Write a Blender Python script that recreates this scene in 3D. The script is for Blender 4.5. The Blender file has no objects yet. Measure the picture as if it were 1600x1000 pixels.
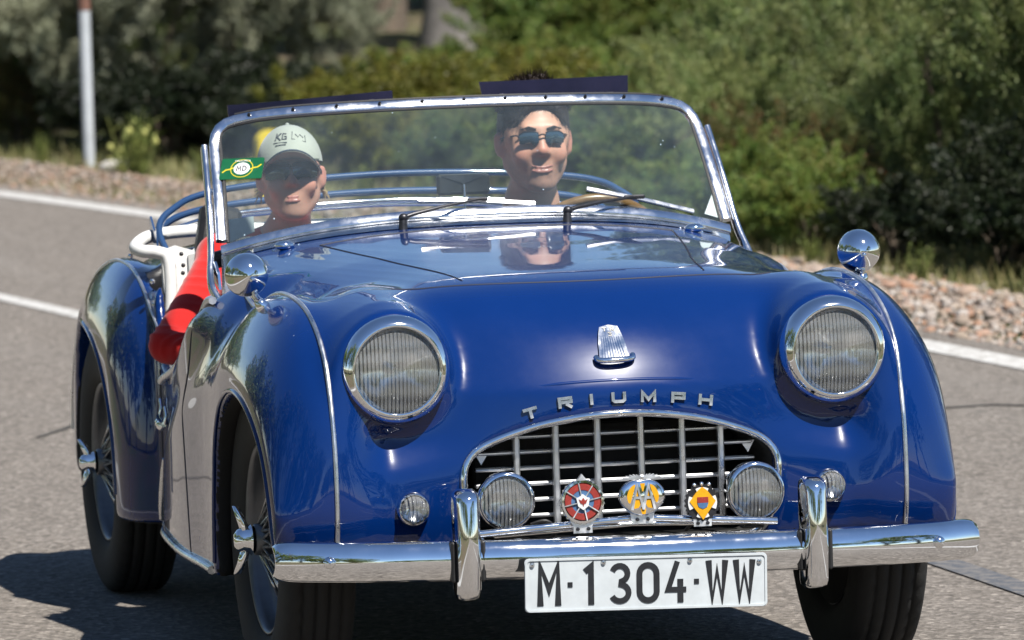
import bpy, math, random
import numpy as np
from mathutils import Vector, Matrix
from mathutils.bvhtree import BVHTree

R = math.radians
scene = bpy.context.scene
COL = scene.collection

# ------------------------------------------------------------------ camera, sky, sun, exposure
CAM_POS = (-3.61443, -15.87116, 1.98966)
CAM_YAW, CAM_PITCH, CAM_ROLL = 0.216979, 0.073504, -0.028822
cam_data = bpy.data.cameras.new('camera')
cam = bpy.data.objects.new('camera', cam_data)
COL.objects.link(cam)
fw = Vector((math.sin(CAM_YAW) * math.cos(CAM_PITCH), math.cos(CAM_YAW) * math.cos(CAM_PITCH), -math.sin(CAM_PITCH)))
rt = Vector((math.cos(CAM_YAW), -math.sin(CAM_YAW), 0.0))
up = rt.cross(fw)
r2 = math.cos(CAM_ROLL) * rt + math.sin(CAM_ROLL) * up
u2 = -math.sin(CAM_ROLL) * rt + math.cos(CAM_ROLL) * up
m = Matrix.Identity(4)
for i in range(3):
    m[i][0], m[i][1], m[i][2], m[i][3] = r2[i], u2[i], -fw[i], CAM_POS[i]
cam.matrix_world = m
cam_data.sensor_width = 36.0
cam_data.lens = 11668.57 / 1600 * 36.0
cam_data.clip_start = 0.5
cam_data.clip_end = 3000
cam_data.dof.use_dof = True
cam_data.dof.focus_distance = 15.9
cam_data.dof.aperture_fstop = 9.5
scene.camera = cam

SUN_DIR = Vector((0.22, -0.50, 0.838)).normalized()      # towards the sun
SUN_EL = math.asin(SUN_DIR.z)
SUN_AZ = math.atan2(SUN_DIR.x, SUN_DIR.y)
world = bpy.data.worlds.new('World')
scene.world = world
world.use_nodes = True
wn = world.node_tree.nodes
wl = world.node_tree.links
wn.clear()
wo = wn.new('ShaderNodeOutputWorld')
bg = wn.new('ShaderNodeBackground')
sky = wn.new('ShaderNodeTexSky')
sky.sky_type = 'NISHITA'
sky.sun_disc = False
sky.sun_elevation = SUN_EL
sky.sun_rotation = SUN_AZ
sky.air_density = 0.85
sky.dust_density = 0.0
sky.ozone_density = 3.0
bg.inputs['Strength'].default_value = 0.072
wl.new(sky.outputs[0], bg.inputs[0])
wl.new(bg.outputs[0], wo.inputs[0])

sl = bpy.data.lights.new('sun', 'SUN')
sl.energy = 5.0
sl.angle = R(0.53)
sl.color = (1.0, 0.95, 0.87)
so = bpy.data.objects.new('sun', sl)
COL.objects.link(so)
so.rotation_euler = SUN_DIR.to_track_quat('Z', 'Y').to_euler()
so.location = (4, -8, 14)

scene.view_settings.view_transform = 'Standard'
scene.view_settings.look = 'None'
scene.view_settings.exposure = 0.9
scene.view_settings.gamma = 1.0
scene.view_settings.use_curve_mapping = False
scene.render.engine = 'CYCLES'
scene.cycles.max_bounces = 10
scene.cycles.transparent_max_bounces = 24
scene.cycles.caustics_reflective = False
scene.cycles.caustics_refractive = False
scene.cycles.sample_clamp_indirect = 6.0

# ------------------------------------------------------------------ object helpers
def mesh(name, V, F, smooth=True):
    me = bpy.data.meshes.new(name)
    if isinstance(V, np.ndarray) and isinstance(F, np.ndarray):
        n, k = F.shape
        me.vertices.add(len(V)); me.vertices.foreach_set('co', np.ascontiguousarray(V, np.float32).ravel())
        me.loops.add(n * k); me.loops.foreach_set('vertex_index', np.ascontiguousarray(F, np.int32).ravel())
        me.polygons.add(n)
        me.polygons.foreach_set('loop_start', np.arange(0, n * k, k, dtype=np.int32))
        me.polygons.foreach_set('loop_total', np.full(n, k, np.int32))
        me.update(calc_edges=True)
    else:
        me.from_pydata([tuple(map(float, v)) for v in V], [], [tuple(int(i) for i in f) for f in F])
        me.update()
    if smooth:
        me.polygons.foreach_set('use_smooth', np.ones(len(me.polygons), bool))
    return me

def link(name, me, mats, parent=None, loc=None, rot=None):
    o = bpy.data.objects.new(name, me)
    COL.objects.link(o)
    if mats is not None and len(me.materials) == 0:
        for mt in (mats if isinstance(mats, (list, tuple)) else [mats]):
            me.materials.append(mt)
    if parent is not None:
        o.parent = parent
    if loc is not None:
        o.location = loc
    if rot is not None:
        o.rotation_euler = rot
    return o

def empty(name, loc=(0, 0, 0), rz=0.0, parent=None):
    o = bpy.data.objects.new(name, None)
    COL.objects.link(o)
    o.location = loc
    o.rotation_euler = (0, 0, rz)
    o.empty_display_size = 0.2
    if parent is not None:
        o.parent = parent
    return o

def tag(o, label=None, cat=None, group=None, kind=None):
    if label: o['label'] = label
    if cat: o['category'] = cat
    if group: o['group'] = group
    if kind: o['kind'] = kind
    return o

class MB:
    """collects simple shapes into one mesh"""
    def __init__(s):
        s.v = []; s.f = []
    def add(s, V, F):
        b = len(s.v)
        s.v += [tuple(map(float, v)) for v in V]
        s.f += [tuple(int(i) + b for i in f) for f in F]
        return s
    def box(s, c, d, rot=None, bev=0.0):
        hx, hy, hz = d[0] / 2, d[1] / 2, d[2] / 2
        if bev <= 0:
            V = [(x, y, z) for x in (-hx, hx) for y in (-hy, hy) for z in (-hz, hz)]
            F = [(0, 1, 3, 2), (4, 6, 7, 5), (0, 4, 5, 1), (2, 3, 7, 6), (0, 2, 6, 4), (1, 5, 7, 3)]
        else:
            b = min(bev, hx * .9, hy * .9, hz * .9)
            V = []; ix = {}
            for sx in (-1, 1):
                for sy in (-1, 1):
                    for sz in (-1, 1):
                        for a in range(3):
                            p = [sx * (hx - b), sy * (hy - b), sz * (hz - b)]
                            p[a] = (sx * hx, sy * hy, sz * hz)[a]
                            ix[(sx, sy, sz, a)] = len(V); V.append(tuple(p))
            F = []
            g = lambda sx, sy, sz, a: ix[(sx, sy, sz, a)]
            for sg in (-1, 1):
                F.append([g(sg, -1, -1, 0), g(sg, 1, -1, 0), g(sg, 1, 1, 0), g(sg, -1, 1, 0)][::sg])
                F.append([g(-1, sg, -1, 1), g(-1, sg, 1, 1), g(1, sg, 1, 1), g(1, sg, -1, 1)][::sg])
                F.append([g(-1, -1, sg, 2), g(1, -1, sg, 2), g(1, 1, sg, 2), g(-1, 1, sg, 2)][::sg])
            for a in (-1, 1):
                for c2 in (-1, 1):
                    F.append([g(a, c2, -1, 0), g(a, c2, -1, 1), g(a, c2, 1, 1), g(a, c2, 1, 0)][::a * c2 * -1])
                    F.append([g(a, -1, c2, 0), g(a, -1, c2, 2), g(a, 1, c2, 2), g(a, 1, c2, 0)][::a * c2])
                    F.append([g(-1, a, c2, 1), g(-1, a, c2, 2), g(1, a, c2, 2), g(1, a, c2, 1)][::a * c2 * -1])
            for sx in (-1, 1):
                for sy in (-1, 1):
                    for sz in (-1, 1):
                        F.append([g(sx, sy, sz, 0), g(sx, sy, sz, 1), g(sx, sy, sz, 2)][::sx * sy * sz])
        V = [Vector(v) for v in V]
        if rot is not None:
            V = [rot @ v for v in V]
        c = Vector(c)
        return s.add([v + c for v in V], F)
    def tube(s, pts, r, n=10, closed=False, cap=True, flat=None):
        V, F = tube(pts, r, n, closed, cap, flat)
        return s.add(V, F)
    def lathe(s, prof, M=None, n=32, close=False):
        V, F = lathe(prof, n, close)
        if M is not None:
            V = [M @ Vector(v) for v in V]
        return s.add(V, F)
    def sphere(s, c, r, n=12, m=8):
        rr = r if isinstance(r, (tuple, list)) else (r, r, r)
        V = []; F = []
        for i in range(m + 1):
            th = math.pi * i / m
            for j in range(n):
                ph = 2 * math.pi * j / n
                V.append((c[0] + rr[0] * math.sin(th) * math.cos(ph), c[1] + rr[1] * math.sin(th) * math.sin(ph), c[2] + rr[2] * math.cos(th)))
        for i in range(m):
            for j in range(n):
                F.append((i * n + j, (i + 1) * n + j, (i + 1) * n + (j + 1) % n, i * n + (j + 1) % n))
        return s.add(V, F)
    def build(s, name, mat, parent=None, smooth=True, angle=52):
        me = mesh(name, s.v, s.f, smooth)
        if angle and smooth:
            try:
                me.set_sharp_from_angle(angle=R(angle))
            except Exception:
                pass
        return link(name, me, mat, parent)

def tube(pts, r, n=10, closed=False, cap=True, flat=None):
    """sweep a circle (or an ellipse: flat=(a, b, up-vector)) along a polyline"""
    P = [Vector(p) for p in pts]
    N = len(P)
    rs = r if isinstance(r, (list, tuple)) else [r] * N
    T = []
    for i in range(N):
        if closed:
            t = P[(i + 1) % N] - P[(i - 1) % N]
        else:
            t = P[min(i + 1, N - 1)] - P[max(i - 1, 0)]
        if t.length < 1e-9: t = Vector((0, 0, 1))
        T.append(t.normalized())
    V = []; F = []
    if flat:
        a, b, upv = flat
        ups = [Vector(upv(i) if callable(upv) else upv) for i in range(N)]
    nrm = T[0].orthogonal().normalized()
    for i in range(N):
        if flat:
            nrm = (ups[i] - T[i] * ups[i].dot(T[i])).normalized()
        else:
            nrm = (nrm - T[i] * nrm.dot(T[i]))
            if nrm.length < 1e-6: nrm = T[i].orthogonal()
            nrm.normalize()
        bn = T[i].cross(nrm)
        for j in range(n):
            a_ = 2 * math.pi * j / n
            if flat:
                c, s_ = math.cos(a_), math.sin(a_)
                e = 0.55
                q = nrm * (math.copysign(abs(c) ** e, c) * a * rs[i]) + bn * (math.copysign(abs(s_) ** e, s_) * b * rs[i])
            else:
                q = (nrm * math.cos(a_) + bn * math.sin(a_)) * rs[i]
            V.append(P[i] + q)
    for i in range(N if closed else N - 1):
        i2 = (i + 1) % N
        for j in range(n):
            j2 = (j + 1) % n
            F.append((i * n + j, i * n + j2, i2 * n + j2, i2 * n + j))
    if cap and not closed:
        F.append(tuple(range(n - 1, -1, -1)))
        F.append(tuple((N - 1) * n + j for j in range(n)))
    return V, F

def lathe(prof, n=32, close=False):
    """revolve (radius, height) pairs about z"""
    V = []; F = []
    m_ = len(prof)
    for (r, z) in prof:
        for j in range(n):
            a = 2 * math.pi * j / n
            V.append((r * math.cos(a), r * math.sin(a), z))
    for i in range(m_ if close else m_ - 1):
        i2 = (i + 1) % m_
        for j in range(n):
            j2 = (j + 1) % n
            F.append((i * n + j, i * n + j2, i2 * n + j2, i2 * n + j))
    return V, F

def frame_to(loc, zdir, updir=(0, 0, 1)):
    """matrix whose local z is zdir and local y is as near updir as it can be"""
    z = Vector(zdir).normalized()
    u = Vector(updir)
    y = (u - z * u.dot(z)).normalized()
    x = y.cross(z)
    M = Matrix.Identity(4)
    for i in range(3):
        M[i][0], M[i][1], M[i][2], M[i][3] = x[i], y[i], z[i], loc[i]
    return M

def smooth_path(pts, per=8, closed=False):
    """Catmull-Rom through points"""
    P = [np.array(p, float) for p in pts]
    N = len(P); out = []
    for i in range(N if closed else N - 1):
        g = lambda k: P[k % N] if closed else P[min(max(k, 0), N - 1)]
        p0, p1, p2, p3 = g(i - 1), g(i), g(i + 1), g(i + 2)
        for j in range(per):
            t = j / per
            out.append(.5 * (2 * p1 + (p2 - p0) * t + (2 * p0 - 5 * p1 + 4 * p2 - p3) * t * t + (3 * p1 - p0 - 3 * p2 + p3) * t ** 3))
    if not closed: out.append(P[-1])
    return out

def spl(pts, n=600):
    """smooth 1-D curve through (x, y) points (monotone cubic), as a callable"""
    x = np.array([p[0] for p in pts], float); y = np.array([p[1] for p in pts], float)
    d = np.diff(y) / np.diff(x)
    mm = np.zeros_like(y)
    mm[0], mm[-1] = d[0], d[-1]
    for i in range(1, len(x) - 1):
        if d[i - 1] * d[i] > 0:
            w1 = 2 * (x[i + 1] - x[i]) + (x[i] - x[i - 1]); w2 = (x[i + 1] - x[i]) + 2 * (x[i] - x[i - 1])
            mm[i] = (w1 + w2) / (w1 / d[i - 1] + w2 / d[i])
    xs = np.linspace(x[0], x[-1], n)
    k = np.clip(np.searchsorted(x, xs) - 1, 0, len(x) - 2)
    h = x[k + 1] - x[k]; t = (xs - x[k]) / h
    ys = ((1 + 2 * t) * (1 - t) ** 2 * y[k] + t * (1 - t) ** 2 * h * mm[k] + t * t * (3 - 2 * t) * y[k + 1] + t * t * (t - 1) * h * mm[k + 1])
    return lambda q: np.interp(q, xs, ys)

# ------------------------------------------------------------------ flat outlines
def disc(r, z0, z1, n=40, rx=1.0, lobes=0, amp=0.0):
    V = []; F = []
    for z in (z0, z1):
        for j in range(n):
            a = 2 * math.pi * j / n
            q = r * (1 + (amp * (1 if (j % 2) else -1) if lobes else 0))
            V.append((q * rx * math.cos(a), q * math.sin(a), z))
    F.append(tuple(range(n, 2 * n))); F.append(tuple(range(n - 1, -1, -1)))
    for j in range(n): F.append((j, (j + 1) % n, n + (j + 1) % n, n + j))
    return V, F
def polyslab(pts, z0, z1):
    n = len(pts)
    V = [(x, y, z0) for x, y in pts] + [(x, y, z1) for x, y in pts]
    F = [tuple(range(n, 2 * n)), tuple(range(n - 1, -1, -1))] + [(j, (j + 1) % n, n + (j + 1) % n, n + j) for j in range(n)]
    return V, F
def ribbon(poly, w, z0, z1, closed=False):
    """flat stroke of width w with mitred corners, as a slab"""
    P = [Vector((p[0], p[1])) for p in poly]; n = len(P)
    Lp = []; Rp = []
    for i in range(n):
        a = P[i - 1] if (i > 0 or closed) else None
        b = P[(i + 1) % n] if (i < n - 1 or closed) else None
        if a is None: d = (b - P[i]).normalized(); nn = Vector((-d.y, d.x)); s_ = 1
        elif b is None: d = (P[i] - a).normalized(); nn = Vector((-d.y, d.x)); s_ = 1
        else:
            d1 = (P[i] - a).normalized(); d2 = (b - P[i]).normalized()
            n1 = Vector((-d1.y, d1.x)); n2 = Vector((-d2.y, d2.x)); nn = (n1 + n2)
            if nn.length < 1e-3: nn = n1
            nn.normalize(); s_ = min(2.2, 1 / max(.3, nn.dot(n1)))
        Lp.append(P[i] + nn * w / 2 * s_); Rp.append(P[i] - nn * w / 2 * s_)
    V = []
    for z in (z0, z1):
        V += [(p.x, p.y, z) for p in Lp] + [(p.x, p.y, z) for p in Rp]
    F = []
    L0, R0, L1, R1 = 0, n, 2 * n, 3 * n
    for i in range(n if closed else n - 1):
        j = (i + 1) % n
        F += [(L1 + i, R1 + i, R1 + j, L1 + j), (L0 + j, R0 + j, R0 + i, L0 + i), (L0 + i, L1 + i, L1 + j, L0 + j), (R0 + j, R1 + j, R1 + i, R0 + i)]
    if not closed:
        F += [(L0, R0, R1, L1), (L0 + n - 1, L1 + n - 1, R1 + n - 1, R0 + n - 1)]
    return V, F
def arc(cx, cy, rx, ry, a0, a1, n=12):
    return [(cx + rx * math.cos(R(a0 + (a1 - a0) * i / n)), cy + ry * math.sin(R(a0 + (a1 - a0) * i / n))) for i in range(n + 1)]

# ------------------------------------------------------------------ materials
class NT:
    def __init__(s, name):
        s.m = bpy.data.materials.new(name)
        s.m.use_nodes = True
        s.t = s.m.node_tree
        s.n = s.t.nodes; s.l = s.t.links
        s.p = s.n['Principled BSDF']
        s.out = s.n['Material Output']
    def add(s, kind, **kw):
        nd = s.n.new(kind)
        for k, v in kw.items():
            if k.startswith('i_'):
                key = k[2:]
                key = int(key) if key.isdigit() else key.replace('_', ' ')
                nd.inputs[key].default_value = v
            else:
                setattr(nd, k, v)
        return nd
    def lk(s, a, b):
        s.l.new(a, b)
    def coords(s, scale=1.0, kind='Object'):
        tc = s.add('ShaderNodeTexCoord')
        mp = s.add('ShaderNodeMapping')
        mp.inputs['Scale'].default_value = (scale,) * 3 if not isinstance(scale, tuple) else scale
        s.lk(tc.outputs[kind], mp.inputs[0])
        return mp.outputs[0]
    def noise(s, scale, detail=4.0, rough=0.55, vec=None, out='Fac'):
        nz = s.add('ShaderNodeTexNoise')
        nz.inputs['Scale'].default_value = scale
        nz.inputs['Detail'].default_value = detail
        nz.inputs['Roughness'].default_value = rough
        if vec is not None: s.lk(vec, nz.inputs['Vector'])
        return nz.outputs[out]
    def ramp(s, fac, stops, interp='LINEAR'):
        r = s.add('ShaderNodeValToRGB')
        r.color_ramp.interpolation = interp
        e = r.color_ramp.elements
        while len(e) < len(stops): e.new(0.5)
        for el, (p, c) in zip(e, stops):
            el.position = p
            el.color = (c[0], c[1], c[2], 1.0) if isinstance(c, (tuple, list)) else (c, c, c, 1.0)
        s.lk(fac, r.inputs[0])
        return r.outputs[0]
    def mix(s, fac, a, b, blend='MIX'):
        mx = s.add('ShaderNodeMix', data_type='RGBA', blend_type=blend)
        for idx, v in ((0, fac), (6, a), (7, b)):
            if hasattr(v, 'links') or isinstance(v, bpy.types.NodeSocket):
                s.lk(v, mx.inputs[idx])
            else:
                mx.inputs[idx].default_value = v if idx == 0 else (*v, 1.0)
        return mx.outputs[2]
    def bump(s, height, strength=0.2, dist=0.01, normal=None):
        b = s.add('ShaderNodeBump')
        b.inputs['Strength'].default_value = strength
        b.inputs['Distance'].default_value = dist
        s.lk(height, b.inputs['Height'])
        if normal is not None: s.lk(normal, b.inputs['Normal'])
        return b.outputs[0]
    def set(s, **kw):
        for k, v in kw.items():
            key = k.replace('_', ' ')
            inp = s.p.inputs[key]
            if isinstance(v, bpy.types.NodeSocket):
                s.lk(v, inp)
            elif isinstance(v, (tuple, list)) and len(v) == 3 and inp.type == 'RGBA':
                inp.default_value = (*v, 1.0)
            else:
                inp.default_value = v
        return s

def simple(name, col, rough=0.5, metal=0.0, var=0.15, nscale=30.0, bump=0.0, bscale=None, **kw):
    t = NT(name)
    vec = t.coords(1.0)
    nz = t.noise(nscale, 5.0, 0.6, vec)
    c2 = tuple(min(1.0, c * (1 + var)) for c in col); c1 = tuple(c * (1 - var) for c in col)
    t.set(Base_Color=t.ramp(nz, [(0.3, c1), (0.7, c2)]), Metallic=metal)
    rz = t.ramp(nz, [(0.25, max(0.0, rough - 0.06)), (0.75, min(1.0, rough + 0.06))])
    t.set(Roughness=rz)
    if bump > 0:
        bz = t.noise(bscale or nscale * 4, 3.0, 0.6, vec)
        t.set(Normal=t.bump(bz, bump, 0.004))
    t.set(**kw)
    return t.m

M = {}
def paint(name, col):
    t = NT(name)
    vec = t.coords(1.0)
    nz = t.noise(3.0, 4.0, 0.6, vec)
    t.set(Base_Color=t.ramp(nz, [(0.3, tuple(c * .94 for c in col)), (0.7, tuple(c * 1.06 for c in col))]))
    vo = t.add('ShaderNodeTexVoronoi'); vo.inputs['Scale'].default_value = 16.0; t.lk(vec, vo.inputs['Vector'])
    gate = t.noise(2.4, 3.0, 0.6, vec)
    chip = t.add('ShaderNodeMath', operation='MULTIPLY')
    t.lk(t.ramp(vo.outputs['Distance'], [(0.018, 0.8), (0.032, 0.0)]), chip.inputs[0]); t.lk(t.ramp(gate, [(0.52, 0.0), (0.58, 1.0)]), chip.inputs[1])
    t.lk(t.mix(chip.outputs[0], t.p.inputs['Base Color'].links[0].from_socket, (0.32, 0.34, 0.40)), t.p.inputs['Base Color'])
    # fine swirl marks and dust dull the gloss a little, unevenly
    sw = t.noise(6.0, 8.0, 0.7, vec)
    t.set(Roughness=t.ramp(sw, [(0.35, 0.20), (0.75, 0.30)]))
    t.set(Coat_Weight=1.0, Coat_IOR=1.5, Specular_IOR_Level=0.07)
    t.set(Coat_Roughness=t.ramp(sw, [(0.45, 0.015), (0.8, 0.05)]))
    return t.m
M['paint'] = paint('blue_car_paint', (0.0006, 0.0160, 0.100))
M['hood_paint'] = paint('blue_grey_frame_paint', (0.020, 0.052, 0.13))
def chrome(name, col=(0.86, 0.87, 0.89), rough=0.035):
    t = NT(name)
    vec = t.coords(1.0)
    nz = t.noise(14.0, 6.0, 0.65, vec)
    t.set(Base_Color=t.ramp(nz, [(0.25, tuple(c * .9 for c in col)), (0.6, col)]), Metallic=1.0)
    t.set(Roughness=t.ramp(nz, [(0.4, rough), (0.8, rough * 2.5 + 0.03)]))
    wv = t.noise(5.0, 2.0, 0.5, vec)
    t.set(Normal=t.bump(wv, 0.06, 0.02))
    return t.m
M['chrome'] = chrome('chrome')
M['dull_chrome'] = chrome('dull_chrome', (0.66, 0.67, 0.69), 0.16)
M['satin'] = chrome('satin_frame_metal', (0.74, 0.76, 0.80), 0.15)
M['badge_metal'] = chrome('satin_badge_metal', (0.84, 0.85, 0.87), 0.30)
M['alu'] = chrome('brushed_aluminium', (0.72, 0.73, 0.75), 0.26)
M['rubber'] = simple('tyre_rubber', (0.011, 0.011, 0.011), 0.8, 0, 0.3, 60, 0.3, 300)
M['black'] = simple('black_trim', (0.010, 0.010, 0.011), 0.55, 0, 0.3, 40)
M['gap'] = simple('panel_gap', (0.004, 0.005, 0.012), 0.6, 0, 0.2, 40)
M['under'] = simple('underbody_black', (0.012, 0.012, 0.012), 0.9, 0, 0.3, 20)
M['wheel_metal'] = simple('painted_wire_wheel', (0.13, 0.135, 0.145), 0.35, 0.6, 0.12, 30)
M['white_trim'] = simple('white_leather', (0.60, 0.60, 0.585), 0.45, 0, 0.05, 60, 0.15, 500)
M['black_leather'] = simple('black_leather', (0.014, 0.014, 0.016), 0.42, 0, 0.2, 60, 0.3, 350)
M['white_paint'] = simple('white_enamel', (0.60, 0.615, 0.62), 0.35, 0, 0.04, 40)
M['plate_white'] = simple('plate_white', (0.44, 0.475, 0.50), 0.38, 0, 0.08, 22)
M['plate_black'] = simple('plate_black', (0.012, 0.013, 0.016), 0.4, 0, 0.2, 40)
M['red_enamel'] = simple('red_enamel', (0.24, 0.030, 0.025), 0.25, 0, 0.15, 90)
M['yellow_enamel'] = simple('yellow_enamel', (0.60, 0.29, 0.008), 0.22, 0, 0.1, 90)
M['blue_enamel'] = simple('blue_enamel', (0.06, 0.13, 0.26), 0.25, 0, 0.15, 90)
M['dark_metal'] = simple('dark_metal', (0.05, 0.05, 0.055), 0.4, 0.8, 0.2, 60)
M['visor'] = None
M['green_print'] = simple('green_sticker', (0.0, 0.085, 0.03), 0.4, 0, 0.08, 50)
M['yellow_print'] = simple('yellow_print', (0.52, 0.43, 0.02), 0.4, 0, 0.05, 50)
M['wood'] = simple('varnished_wood', (0.17, 0.09, 0.032), 0.3, 0, 0.3, 25)
M['paper'] = simple('pale_paper', (0.46, 0.50, 0.52), 0.7, 0, 0.1, 35)
# ------------------------------------------------------------------ implicit-surface modelling
def smin(a, b, k):
    if k <= 0: return np.minimum(a, b)
    h = np.maximum(k - np.abs(a - b), 0.0) / k
    return np.minimum(a, b) - h * h * k * 0.25
def smax(a, b, k):
    return -smin(-a, -b, k)
def blur(F, axis_list=(0, 1, 2), w=(0.25, 0.5, 0.25)):
    for ax in axis_list:
        P = np.concatenate([np.take(F, [0], ax), F, np.take(F, [-1], ax)], ax)
        n = F.shape[ax]
        sl_ = lambda a: tuple(slice(a, a + n) if i == ax else slice(None) for i in range(3))
        F = w[0] * P[sl_(0)] + w[1] * P[sl_(1)] + w[2] * P[sl_(2)]
    return F
def surface_nets(F, lo, h):
    nx, ny, nz = F.shape
    S = F < 0
    c = [S[:-1, :-1, :-1], S[1:, :-1, :-1], S[:-1, 1:, :-1], S[1:, 1:, :-1], S[:-1, :-1, 1:], S[1:, :-1, 1:], S[:-1, 1:, 1:], S[1:, 1:, 1:]]
    cnt = np.zeros((nx - 1, ny - 1, nz - 1), np.int8)
    for q in c: cnt += q
    act = (cnt > 0) & (cnt < 8)
    I, J, K = np.nonzero(act)
    off = [(0, 0, 0), (1, 0, 0), (0, 1, 0), (1, 1, 0), (0, 0, 1), (1, 0, 1), (0, 1, 1), (1, 1, 1)]
    val = np.stack([F[I + a, J + b, K + d] for a, b, d in off], 1).astype(np.float64)
    pos = np.zeros((len(I), 3)); num = np.zeros(len(I))
    edges = [(0, 1), (2, 3), (4, 5), (6, 7), (0, 2), (1, 3), (4, 6), (5, 7), (0, 4), (1, 5), (2, 6), (3, 7)]
    offs = np.array(off, float)
    for a, b in edges:
        va, vb = val[:, a], val[:, b]
        mk = (va < 0) != (vb < 0)
        t = np.where(mk, va / np.where(mk, va - vb, 1.0), 0.0)
        p = offs[a][None] + t[:, None] * (offs[b] - offs[a])[None]
        pos += p * mk[:, None]; num += mk
    pos = pos / num[:, None] + np.stack([I, J, K], 1)
    idx = np.full(act.shape, -1, np.int32)
    idx[I, J, K] = np.arange(len(I))
    Q = []
    for ax in range(3):
        sh = [slice(None)] * 3; s2 = [slice(None)] * 3
        sh[ax] = slice(0, -1); s2[ax] = slice(1, None)
        A = S[tuple(sh)]; B = S[tuple(s2)]
        dif = A != B
        o1, o2 = (ax + 1) % 3, (ax + 2) % 3
        dd = dif.copy()
        for o in (o1, o2):
            z = [slice(None)] * 3; z[o] = 0; dd[tuple(z)] = False
            z[o] = -1; dd[tuple(z)] = False
        g = np.stack(np.nonzero(dd), 1)
        if len(g) == 0: continue
        e1 = np.zeros(3, int); e1[o1] = 1
        e2 = np.zeros(3, int); e2[o2] = 1
        q = [idx[tuple((g - e1 - e2).T)], idx[tuple((g - e2).T)], idx[tuple(g.T)], idx[tuple((g - e1).T)]]
        q = np.stack(q, 1)
        fl = ~A[tuple(g.T)]
        q[fl] = q[fl][:, ::-1]
        Q.append(q)
    Q = np.concatenate(Q)
    Q = Q[(Q >= 0).all(1)]
    return pos * h + np.array(lo), Q
def relax(V, Q, n=2, lam=0.5, mu=-0.52):
    E = np.concatenate([Q[:, [0, 1]], Q[:, [1, 2]], Q[:, [2, 3]], Q[:, [3, 0]]])
    E = np.unique(np.sort(E, 1), axis=0)
    deg = np.bincount(E.ravel(), minlength=len(V)).astype(float)
    for it in range(n):
        for l in (lam, mu):
            s = np.zeros_like(V)
            for a in range(3):
                s[:, a] = np.bincount(E[:, 0], V[E[:, 1], a], len(V)) + np.bincount(E[:, 1], V[E[:, 0], a], len(V))
            V = V + l * (s / np.maximum(deg, 1)[:, None] - V)
    return V
def poly_sd(poly, A, B):
    """signed distance to a closed 2-D polygon on the grid A x B"""
    P = np.array(poly, float)
    a = A[:, None]; b = B[None, :]
    d = np.full((len(A), len(B)), 1e9); ins = np.zeros((len(A), len(B)), bool)
    for i in range(len(P)):
        p, q = P[i], P[(i + 1) % len(P)]
        e = q - p; L2 = e @ e
        if L2 < 1e-14: continue
        t = np.clip(((a - p[0]) * e[0] + (b - p[1]) * e[1]) / L2, 0, 1)
        d = np.minimum(d, (a - p[0] - t * e[0]) ** 2 + (b - p[1] - t * e[1]) ** 2)
        cr = (p[1] <= b) != (q[1] <= b)
        if p[1] != q[1]:
            ins ^= cr & (a < p[0] + (b - p[1]) / (q[1] - p[1]) * e[0])
    d = np.sqrt(d)
    return np.where(ins, -d, d)

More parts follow.
